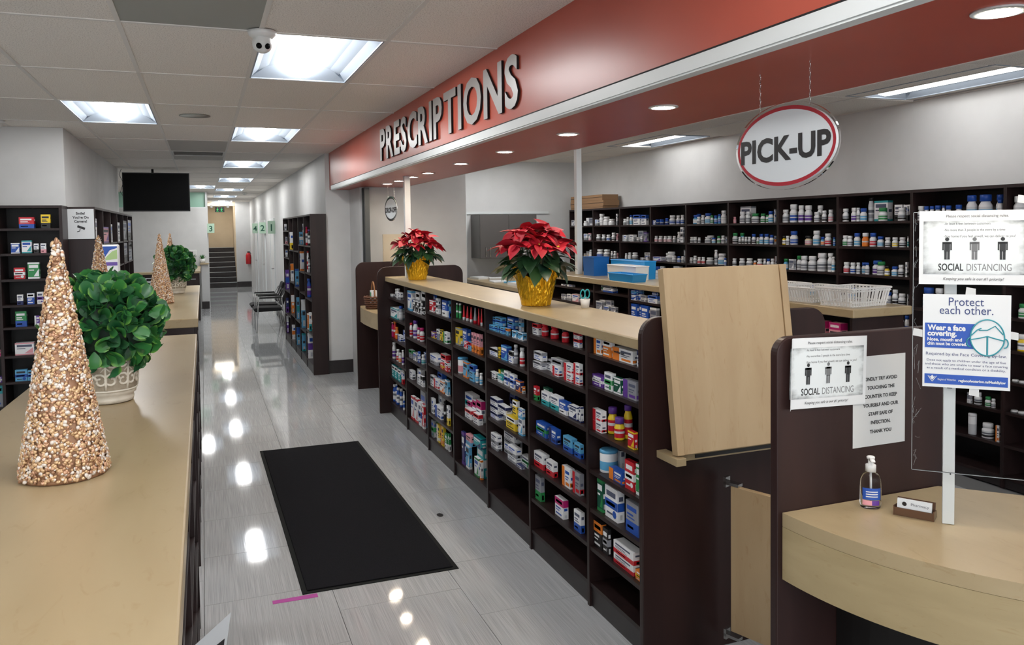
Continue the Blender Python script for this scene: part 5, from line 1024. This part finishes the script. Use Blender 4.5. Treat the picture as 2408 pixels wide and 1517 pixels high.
# ---- sanitizer, card holder, near paper sign
k = NT('sanitizer_clear'); k.b.inputs['Base Color'].default_value = (.93, .95, .96, 1); k.b.inputs['Roughness'].default_value = .03; k.b.inputs['Transmission Weight'].default_value = 1.0; k.b.inputs['IOR'].default_value = 1.2; MATS['sanitizer_clear'] = k.m
sa = thing('sanitizer_bottle', 'clear hand sanitizer bottle with white pump on pick-up counter', 'bottle', (1.79, 1.752, .961), -.6)
MB().lathe([(.024, 0), (.0275, .003), (.029, .012), (.029, .078), (.0275, .088), (.022, .098), (.014, .104), (.0135, .107)], 28, sy=.72).build('bottle_body', 'sanitizer_clear', sa, True)
lb = MB(); R = .0297
for k_ in range(10):
    a0 = -PI/2-.95+1.9*k_/10; a1 = -PI/2-.95+1.9*(k_+1)/10
    lb.face([(R*math.cos(a0), R*.725*math.sin(a0), .028), (R*math.cos(a1), R*.725*math.sin(a1), .028), (R*math.cos(a1), R*.725*math.sin(a1), .062), (R*math.cos(a0), R*.725*math.sin(a0), .062)], 0)
    if k_ < 9: lb.face([(R*math.cos(a0), R*.725*math.sin(a0), .012), (R*math.cos(a1), R*.725*math.sin(a1), .012), (R*math.cos(a1), R*.725*math.sin(a1), .026), (R*math.cos(a0), R*.725*math.sin(a0), .026)], 1 if k_ < 5 else 2)
    if 1 < k_ < 8:
        for z in (.05, .043, .036): lb.face([(R*1.004*math.cos(a0), R*.728*math.sin(a0), z), (R*1.004*math.cos(a1), R*.728*math.sin(a1), z), (R*1.004*math.cos(a1), R*.728*math.sin(a1), z+.003), (R*1.004*math.cos(a0), R*.728*math.sin(a0), z+.003)], 3)
lb.build('label', ['poster_blue', 'pack_P', 'pack_V', 'paper'], sa)
pu = MB().lathe([(.0145, .107), (.0145, .126), (.012, .128), (.0075, .129), (.0075, .142), (.011, .143), (.0115, .149), (.009, .151)], 20)
pu.extrude([(-.006, -.005, .143), (-.006, -.032, .141), (-.006, -.033, .145), (-.006, -.005, .15)], (.012, 0, 0)); pu.build('pump', 'white_plastic', sa, True)
MB().tube([(0, 0, .107), (.001, .001, .015)], .0028, 8).build('dip_tube', 'white_plastic', sa, True)
ch = thing('card_holder', 'small brown card holder with pharmacy business cards', 'card holder', (1.852, 1.652, .961), math.atan2(-.083, .052))
k = NT('holder_acrylic'); k.b.inputs['Base Color'].default_value = L3((92, 66, 50)); k.b.inputs['Roughness'].default_value = .12; MATS['holder_acrylic'] = k.m
box(-.049, .049, -.022, .022, 0, .004).build('base', 'holder_acrylic', ch); box(-.049, .049, -.022, -.019, .004, .022).build('front_wall', 'holder_acrylic', ch)
MB().extrude([(-.049, .012, .004), (-.049, .015, .004), (-.049, .024, .04), (-.049, .021, .04)], (.098, 0, 0)).build('back_wall', 'holder_acrylic', ch)
for x in (-.052, .049): MB().extrude([(x, -.024, 0), (x, .024, 0), (x, .018, .02), (x, -.024, .027)], (.003, 0, 0)).build('side_wall', 'holder_acrylic', ch)
cdp = MB().extrude([(-.044, -.017, .006), (-.044, -.008, .005), (-.044, .0, .044), (-.044, -.009, .045)], (.088, 0, 0)).build('cards', 'paper', ch)
tt = math.atan2(.008, .039)
e_ = bpy.data.objects.new('card_print', None)
cm = MB(); n = 12; cm.face([(-.025+.006*math.cos(2*PI*q/n), -.0145, .033+.006*math.sin(2*PI*q/n)) for q in range(n)]); cm.build('card_emblem', 'pack_K', ch)
o = text_on(ch, 'Pharmacy', -.008, .031, .011, 'ink_soft', width=.046, y=-.0155); o = text_on(ch, 'Your health is our care', 0, .026, .004, 'ink_soft', width=.038, y=-.0165) if False else None
ps = thing('paper_sign', 'white paper corner with black arrow sticking out below island', 'notice', (-.02, 1.9, .79), 0, 'paper notices')
MB().extrude([(.055, 0, .128), (-.025, 0, .066), (-.036, 0, -.03), (.03, 0, -.03)], (0, .001, 0)).build('sheet', 'paper', ps)
MB().extrude([(.04, -.0003, .07), (.002, -.0003, .045), (.032, -.0003, .01)], (0, -.0003, 0)).build('arrow', 'pack_K', ps)
# ================================================================== floor, ceiling and aisle things
mt = thing('floor_mat', 'long black entrance mat with rubber border on tiled aisle', 'mat', (.80, 5.32, 0))
MB().extrude([(-.395, -1.37, 0), (.405, -1.385, 0), (.375, 1.362, 0), (-.42, 1.377, 0)], (0, 0, .004)).build('rubber_border', 'rubber', mt, bevel=.002)
MB().extrude([(-.37, -1.345, .0042), (.38, -1.36, .0042), (.352, 1.335, .0042), (-.395, 1.35, .0042)], (0, 0, .006)).build('pile', 'mat_fibre', mt, bevel=.003)
tag(MB().extrude([(.262, 3.905, .0004), (.474, 3.898, .0004), (.474, 3.94, .0004), (.262, 3.942, .0004)], (0, 0, .0006)).build('floor_tape', 'magenta_tape'), 'short strip of magenta tape on floor before the mat', 'tape')
tag(MB().lathe([(.018, .0004), (.02, .002), (.01, .003)], 9, sx=1, sy=1.6).build('scrap', 'black_matte', None, False, (1.33, 4.73, 0)), 'tiny black scrap on floor between mat and shelving', 'scrap')
# security dome
dc = thing('security_camera', 'white turret security camera on ceiling beside nearest light panel', 'camera', (.288, 3.965, CZ-.004))
MB().lathe([(.045, -.03), (.062, -.018), (.068, 0)], 28).build('base', 'white_plastic', dc, True)
bl = MB(); bv, bf = ico(); bl.v = [(x*.05, y*.05, z*.05-.055) for x, y, z in bv.tolist()]; bl.f = [tuple(q) for q in bf.tolist()]; bl.m = [0]*len(bl.f)
ey = bl.build('eyeball', 'white_plastic', dc, True); ey.modifiers.new('sub', 'SUBSURF').levels = 2; ey.modifiers['sub'].render_levels = 2
for s in (-1, 1):
    o = MB().lathe([(.012, 0), (.014, .004), (.0, .005)], 14).build('lens', 'screen_black', dc, True)
    d = Vector((s*.4+.02, -.86, -.38)).normalized(); o.matrix_local = Matrix.Translation(d*.046+Vector((0, 0, -.057))) @ d.to_track_quat('Z', 'Y').to_matrix().to_4x4()
for loc, lab in (((-1.56, 7.7, CZ-.004), 'white dome camera at the left picture edge near ceiling'), ((.98, 20.5, CZ-.004), 'small dome camera on far aisle ceiling before the stairs')):
    t = thing('security_camera', lab, 'camera', loc); MB().lathe([(.05, -.02), (.06, 0)], 20).build('base', 'white_plastic', t, True); MB().lathe([(.0, -.062), (.025, -.056), (.042, -.038), (.046, -.02)], 18, cap=False).build('dome', 'vent_grey', t, True)
# television
tv = thing('television', 'black wall television hung from the ceiling over the aisle', 'television', (-.625, 13.0, 2.39), .02)
box(-.458, .458, -.02, .03, -.287, .287).build('cabinet', 'black_plastic', tv, bevel=.004); box(-.445, .445, -.0215, -.0202, -.272, .275).build('screen', 'screen_black', tv)
MB().tube([(-.05, .045, .0), (-.05, .045, .343)], .018, 10).build('mount_pole', 'black_plastic', tv, True); box(-.15, .05, .03, .05, -.1, .1).build('mount_plate', 'black_plastic', tv)
cb = MB(); cb.tube([(-.47, .05, .34), (-.5, .05, .26), (-.45, .05, .14), (-.49, .05, .0), (-.4, .04, -.15), (-.2, .032, -.05)], .004, 6); cb.build('cable', 'black_plastic', tv, True)
# chairs
def chair(loc, rz, label):
    t = thing('waiting_chair', label, 'chair', loc, rz, 'black waiting chairs with chrome frames')
    # local front = -Y
    MB().extrude([(-.24, -.27, .40), (-.24, -.235, .36), (-.24, .2, .37), (-.24, .22, .43), (-.24, -.2, .44), (-.24, -.255, .43)], (.48, 0, 0)).build('seat', 'chair_fabric', t, bevel=.015)
    MB().extrude([(-.22, .19, .47), (-.22, .24, .465), (-.22, .36, .80), (-.22, .345, .83), (-.22, .315, .82)], (.44, 0, 0)).build('backrest', 'chair_fabric', t, bevel=.015)
    for s in (-1, 1):
        x = s*.265
        MB().tube([(x, -.225, 0), (x, -.2, .35), (x, -.185, .58), (x, -.16, .605), (x, .2, .60)], .0105, 8).build('leg', 'chrome', t, True)
        MB().tube([(x, .3, 0), (x, .23, .36), (x, .205, .60), (x, .28, .73)], .0105, 8).build('leg', 'chrome', t, True)
        MB().box(x-.02, x+.02, -.17, .2, .606, .626).build('armrest', 'black_plastic', t, bevel=.006)
    MB().tube([(-.265, -.19, .365), (.265, -.19, .365)], .0105, 8).build('seat_rail', 'chrome', t, True); MB().tube([(-.265, .23, .365), (.265, .23, .365)], .0105, 8).build('seat_rail', 'chrome', t, True)
chair((1.06, 14.85, 0), -PI/2, 'nearer black waiting chair with chrome frame by right shelving')
chair((1.05, 15.62, 0), -PI/2, 'farther black waiting chair, behind the nearer one')
# reception desk at the far left
rc = thing('reception_desk', 'dark reception desk with maple ledge before the far wall', 'desk', (-.8, 18.0, 0)); g0 = (.8, -18.0, 0)
box(-1.9, -.09, 17.2, 17.24, 0, .96).build('front_panel', 'dark_laminate', rc, loc=g0); box(-.13, -.09, 17.24, 19.75, 0, .96).build('side_panel', 'dark_laminate', rc, loc=g0)
box(-1.9, -.07, 17.15, 17.5, .961, 1.0).build('ledge', 'maple', rc, loc=g0); box(-.45, -.07, 17.5, 19.75, .961, 1.0).build('ledge', 'maple', rc, loc=g0)
box(-.62, -.16, 17.19, 17.199, .83, .85).build('metal_strip', 'brushed_metal', rc, loc=g0)
lw = struct(box(-.06, .093, 19.76, 19.995, 0, 1.03).build('wall_low', 'wall_paint')); box(-.065, .1, 19.745, 19.76, 0, .17).build('baseboard', 'dark_trim', lw); box(-.08, .11, 19.7, 19.998, 1.031, 1.06).build('ledge', 'maple', lw)
for x, lab in ((-1.22, 'left white sheet on the dark reception desk front'), (-.98, 'right white sheet with round symbol on reception desk')):
    t = thing('notice', lab, 'notice', (x, 17.188, .75), 0, 'paper notices'); box(-.1, .1, -.002, 0, -.14, .14).build('sheet', 'paper', t)
    if x > -1.1:
        box(-.085, .085, -.004, -.0022, .08, .13).build('heading', 'pack_K', t); MB().tube([(.05*math.cos(2*PI*q/20), -.003, -.0+.05*math.sin(2*PI*q/20)) for q in range(20)], .006, 5, closed=True).build('symbol', 'ink', t)
pp = thing('potted_plant', 'tiny green plant in white pot on far reception ledge', 'plant', (-.03, 19.85, 1.0605))
MB().lathe([(.05, 0), (.065, .1), (.06, .1), (.0, .095)], 16).build('pot', 'white_plastic', pp, True)
lf = leaf_mesh('leaf', .13, .03, .2, ['topiary_leaf'], .8, 4, .1)
for q in range(22):
    o = add('leaf', lf, pp); a = q*2.4; el = .35+.9*((q*5) % 7)/7; o.matrix_local = Matrix.Translation((0, 0, .09)) @ Matrix.Rotation(a, 4, 'Z') @ Matrix.Rotation(el, 4, 'X')
tag(MB().lathe([(.03, 0), (.035, .1), (.012, .13), (.012, .18), (.02, .19)], 14).build('pump_bottle', 'white_plastic', None, True, (-.3, 19.4, 1.0005)), 'small white pump bottle on the far reception ledge', 'bottle')
th = thing('thermostat', 'small white thermostat on far wall above the reception', 'thermostat', (-.28, 19.998, 1.3)); box(-.13, .13, -.03, 0, -.07, .07).build('body', 'white_plastic', th, bevel=.01); box(-.05, .05, -.032, -.0305, -.02, .03).build('display', 'pack_K', th)
# exit sign, extinguisher, door numbers
es = thing('exit_sign', 'green running man exit sign hanging before the stairs', 'sign', (.46, 24.0, 2.41)); box(-.125, .125, -.02, .02, -.075, .075).build('case', 'black_plastic', es)
emit('exit_green', (40, 150, 80), .9); m = MB(); y = -.0215
for x in (-.055, .055):
    m.face([(x-.035, y, -.05), (x+.035, y, -.05), (x+.035, y, -.04), (x-.035, y, -.04)]); m.face([(x-.02, y, -.03), (x, y, -.035), (x+.012, y, .02), (x-.01, y, .03)]); m.face([(x-.03, y, .0), (x+.03, y, .0), (x+.03, y, .012), (x-.03, y, .012)]); m.face([(x+.012*math.cos(2*PI*q/8), y, .045+.012*math.sin(2*PI*q/8)) for q in range(8)])
m.build('running_man', 'exit_green', es); MB().tube([(0, 0, .075), (0, 0, CZ-2.41)], .01, 8).build('stem', 'white_metal', es)
for s in (-1, 1): MB().lathe([(.03, -.02), (.045, .03), (.02, .05)], 12).build('emergency_lamp', 'white_plastic', es, True, (s*.22, 0, .07))
box(-.24, .24, -.008, .008, .095, .11).build('lamp_bar', 'white_plastic', es)
fe_ = thing('fire_extinguisher', 'red fire extinguisher hung beside the far stairs', 'fire extinguisher', (1.34, 26.86, .74)); plain('ext_red', (190, 24, 34), .3)
MB().lathe([(.07, 0), (.08, .02), (.08, .28), (.05, .34), (.025, .36)], 18).build('cylinder', 'ext_red', fe_, True); MB().box(-.03, .05, -.012, .012, .36, .4).build('valve', 'black_plastic', fe_); MB().tube([(.03, 0, .38), (.1, -.02, .32), (.085, -.02, .15)], .012, 8).build('hose', 'black_plastic', fe_, True)
box(-.03, .03, .08, .0895, .1, .3).build('bracket', 'black_plastic', fe_)
plain('number_green', (176, 204, 182), .4)
for n, y, s in ((1, 17.45, '1'), (2, 20.15, '2'), (3, 23.05, '4')):
    t = thing('door_number', 'hanging door number plate %s, %s along the right aisle wall' % (s, {'1': 'nearest', '2': 'middle', '4': 'farthest'}[s]), 'sign', (1.423, y, 1.87)); box(-.15, 0, -.006, .006, -.14, .13).build('plate', 'number_green', t); text_on(t, s, -.075, -.08, .2, 'pack_D', 'CENTER', .004, y=-.0075)
t = thing('door_number', 'small green number 3 plate on the far wall edge', 'sign', (.0955, 20.05, 1.87)); box(0, .16, -.006, .006, -.11, .11).build('plate', 'number_green', t); text_on(t, '3', .08, -.07, .18, 'pack_D', 'CENTER', .004, y=-.0075)
# ================================================================== pharmacy interior things
# cardboard trays on the back shelving
for n, (y0, y1, z0, z1, lab) in enumerate(((9.42, 10.4, 2.031, 2.065, 'bottom flat cardboard box on top of the back shelving'), (9.4, 10.41, 2.066, 2.14, 'middle cardboard box on top of the back shelving'), (9.43, 10.4, 2.141, 2.215, 'upper cardboard box on top of the back shelving'))):
    t = thing('cardboard_box', lab, 'box', (5.08, (y0+y1)/2, z0), 0, 'cardboard boxes on the shelving'); h = z1-z0; q = (y1-y0)/2
    box(-.12, .12, -q, q, 0, h).build('body', 'card_brown', t, bevel=.002); box(-.1215, -.1202, -q, q, h*.48, h*.56).build('flap_seam', 'soil', t)
# wall cabinet and doorway trim in the rear corner
cb = thing('wall_cabinet', 'grey wall cabinet with bar handles behind the larger poinsettia', 'cabinet', (3.95, 10.5, 1.37)); box(-.42, .42, -.2, .178, 0, .6).build('body', 'cabinet_grey', cb)
box(-.418, -.002, -.222, -.201, .003, .597).build('door', 'cabinet_grey', cb); box(.002, .418, -.222, -.201, .003, .597).build('door', 'cabinet_grey', cb)
for x in (-.34, -.28, .34): MB().tube([(x, -.223, .02), (x, -.245, .02), (x, -.245, .15), (x, -.223, .15)], .005, 6).build('handle', 'chrome', cb, True)
struct(MB().box(3.43, 4.72, 10.655, 10.678, 1.985, 2.02).box(3.43, 3.465, 10.655, 10.678, 1.0, 1.985).build('trim_5', 'trim_white'))
cp_ = tag(box(1.98, 2.5, 9.305, 9.319, 1.3, 1.73).build('notice_board', 'cream_paint'), 'plain cream board on the wall behind the farther poinsettia', 'board')
# side desk with papers
dsk = thing('side_desk', 'narrow maple side desk with papers at the pharmacy end', 'desk', (3.5, 8.75, 0)); g0 = (-3.5, -8.75, 0)
box(3.3, 4.1, 7.6, 10.5, 1.06, 1.1).build('desk_top', 'maple', dsk, loc=g0); box(3.34, 3.36, 7.64, 10.46, 0, 1.059).build('front_panel', 'dark_laminate', dsk, loc=g0); box(3.36, 4.06, 7.64, 7.66, 0, 1.059).build('side_panel', 'dark_laminate', dsk, loc=g0); box(3.36, 4.06, 10.44, 10.46, 0, 1.059).build('side_panel', 'dark_laminate', dsk, loc=g0)
rng = random.Random(12)
for n in range(7):
    x, y = 3.5+.1*(n % 2), 10.2-.36*n; hh = .012+.03*rng.random(); cc = ['paper', 'paper_grey', 'paper', 'pack_L', 'paper', 'pack_W', 'paper'][n]
    o = box(-.1, .1, -.14, .14, 0, hh).build('paper_stack', cc, None, loc=(x, y, 1.1003), rz=rng.uniform(-.4, .4)); tag(o, ['farthest low', 'second', 'third', 'light blue', 'fifth', 'sixth', 'nearest'][n]+' paper stack on the narrow side desk', 'papers', 'paper stacks on the side desk')
wb = thing('striped_bag', 'grey and white striped bag on desk left of larger poinsettia', 'bag', (3.8, 8.2, 1.1003)); MB().lathe([(.09, 0), (.12, .06), (.11, .15), (.05, .24), (.06, .28)], 14, sy=.7).build('bag_body', 'paper_grey', wb, True)
for z in (.03, .09, .15): MB().lathe([(.119-.12*max(0, z-.06), z), (.121-.12*max(0, z-.06), z+.02)], 14, sy=.7, cap=False).build('stripe', 'ink_soft', wb, True)
# trays and baskets on the island
def tray(name, loc, w, d, h, mat, label, cat, rz=0.0, taper=.9, slats=0, open_=True):
    t = thing(name, label, cat, loc, rz, 'plastic trays on the island'); tk = .003
    b = MB()
    def ring(f, z): return [(-w/2*f, -d/2*f, z), (w/2*f, -d/2*f, z), (w/2*f, d/2*f, z), (-w/2*f, d/2*f, z)]
    b.face(ring(taper, .002)); lo, hi = ring(taper, 0), ring(1, h)
    if not slats:
        for k in range(4): j = (k+1) % 4; b.face([lo[k], lo[j], hi[j], hi[k]])
        if not open_: b.face(ring(1, h))
    o = b.build('body', mat, t); m = o.modifiers.new('thick', 'SOLIDIFY'); m.thickness = tk
    if slats:
        fr = MB()
        for f, z in ((taper, .004), (taper+(1-taper)*.25, h*.25), (taper+(1-taper)*.86, h*.86), (1, h)): fr.tube(ring(f, z), .004 if z < h else .006, 5, closed=True)
        fr.build('rim', mat, t)
        for k in range(4):
            j = (k+1) % 4; n = slats if k % 2 == 0 else max(4, int(slats*d/w))
            for q in range(n):
                u = (q+.5)/n; A = Vector(lo[k]).lerp(Vector(lo[j]), u); B = Vector(hi[k]).lerp(Vector(hi[j]), u); MB().tube([A, B], .0048, 4).build('slat', mat, t)
    else:
        MB().tube(ring(1, h), .005, 5, closed=True).build('rim', mat, t)
    return t
plain('tray_blue', (38, 140, 205), .35); plain('tray_deep', (28, 96, 168), .35)
tray('file_bin', (3.41, 6.62, 1.3335), .16, .22, .17, 'tray_deep', 'deep blue bin behind white tray on island', 'bin', 0, .95, 0, False)
tray('storage_tray', (3.405, 6.02, 1.3335), .125, .5, .115, 'white_plastic', 'plain white tray on island left of maple flap', 'tray', 0, .97, 0, False)
tray('storage_tray', (3.53, 6.15, 1.3335), .11, .6, .15, 'tray_blue', 'flat light blue tray lid behind the white tray', 'tray', 0, .97, 0, False)
tray('small_basket', (3.265, 5.78, 1.3335), .13, .42, .062, 'tray_blue', 'low light blue basket at island front edge', 'basket', 0, .92, 0)
tag(box(-.02, .02, -.03, .03, 0, .11).build('red_carton', 'pack_R', None, loc=(3.24, 7.08, 1.3335)), 'small red carton on island beside the deep blue bin', 'carton')
tray('slatted_basket', (3.36, 3.42, 1.3335), .32, .24, .1, 'white_plastic', 'empty white slatted basket at right end of island', 'basket', .12, .86, 14)
tray('slatted_basket', (3.36, 3.72, 1.3335), .3, .24, .085, 'white_plastic', 'middle white slatted basket on the island', 'basket', .05, .86, 14)
tray('slatted_basket', (3.35, 4.02, 1.3335), .3, .24, .085, 'white_plastic', 'left white slatted basket beside the maple flap', 'basket', -.04, .86, 14)
for n, y in enumerate((3.36, 3.6)):
    o = add('carton', carton_mesh(.085, .1, .05, 'P', 'M', 1), None, (3.23, 3.42+.12*n, 1.1405), -PI/2)
    tag(o, ['right', 'left'][n]+' pink carton under the end of the dispensary island', 'carton', 'cartons in the dispensary island'); text_on(o, 'Gravol', -.036, .03, .026, 'pack_K', width=.07, y=-.0018)
# scissors cup on the long counter
sc = thing('scissors_cup', 'teal handled scissors in a cup on the long counter', 'cup', (1.99, 4.0, 1.3335)); MB().lathe([(.022, 0), (.028, .05), (.025, .05), (.0, .004)], 14).build('cup', 'white_plastic', sc, True)
for s in (-1, 1): MB().tube([(s*.016+.014*math.cos(2*PI*q/16), s*.004, .078+.024*math.sin(2*PI*q/16)) for q in range(16)], .004, 6, closed=True).build('scissor_handle', 'pack_T', sc, True)
MB().box(-.006, .006, -.001, .001, .006, .06).build('blade', 'chrome', sc)
tag(MB().extrude([(-.05, -.08, .0), (.05, -.08, .012), (.05, .07, .016), (-.05, .07, .001)], (0, 0, .002)).build('paper_slip', 'paper', None, loc=(1.95, 2.9, 1.3337)), 'curled white paper slip at near end of long counter', 'paper')
# wicker gift basket on the drop-off counter
bk = thing('gift_basket', 'brown wicker gift basket with handle on drop-off counter', 'basket', (1.68, 8.45, .9403)); plain('wicker', (92, 56, 36), .7); plain('wicker_light', (150, 104, 66), .7)
for q in range(6):
    z = .018+.022*q; r = .075+.004*q; MB().tube([(r*math.cos(2*PI*k/24), r*math.sin(2*PI*k/24), z+.003*(1 if (k+q) % 2 else -1)) for k in range(24)], .011, 5, closed=True).build('wicker_ring', 'wicker', bk, True)
MB().tube([(0, .09*math.cos(PI*q/12), .12+.17*math.sin(PI*q/12)) for q in range(13)], .008, 6).build('handle', 'wicker_light', bk, True)
MB().lathe([(.07, .0), (.07, .012), (.0, .012)], 14).build('bottom', 'wicker', bk)
MB().box(-.03, .03, -.06, .02, .05, .2).build('green_card', 'pack_W', bk); MB().box(-.0312, -.0302, -.05, .01, .12, .18).build('card_print', 'pack_E', bk)
# packages stacked by the left side unit
plain('print_violet', (112, 84, 170), .4); plain('print_lime', (176, 206, 140), .4)
for n in range(4):
    t = thing('soft_package', ['bottom', 'second lowest', 'second highest', 'topmost visible purple and white'][n]+' package stacked beside the left shelving end', 'package', (-.815, 8.06, .001+.421*n), 0, 'stacked soft packages')
    box(-.085, .085, 0, .2, 0, .42).build('wrapper', 'pack_W', t, bevel=.014); y = -.0006
    MB().extrude([(-.08, y, .37), (-.02, y, .31), (.02, y, .37), (.08, y, .39), (.08, y, .405), (-.08, y, .405)], (0, -.0004, 0)).build('blue_print', 'pack_B', t)
    MB().extrude([(-.01, y, .31), (.04, y, .36), (.08, y, .375), (.08, y, .29), (-.02, y, .28)], (0, -.0004, 0)).build('green_print', 'print_lime', t)
    box(-.045, .08, -.001, y, .23, .262).build('title_bar', 'print_violet', t)
    MB().extrude([(-.08, y, .015), (.08, y, .015), (.08, y, .14), (.02, y, .06), (-.02, y, .13), (-.08, y, .05)], (0, -.0004, 0)).build('purple_print', 'print_violet', t)
    MB().tube([(-.03+.035*math.cos(q*.6), -.002, .16+.035*math.sin(q*.6)) for q in range(9)], .005, 5).build('swirl_print', 'pack_V', t)
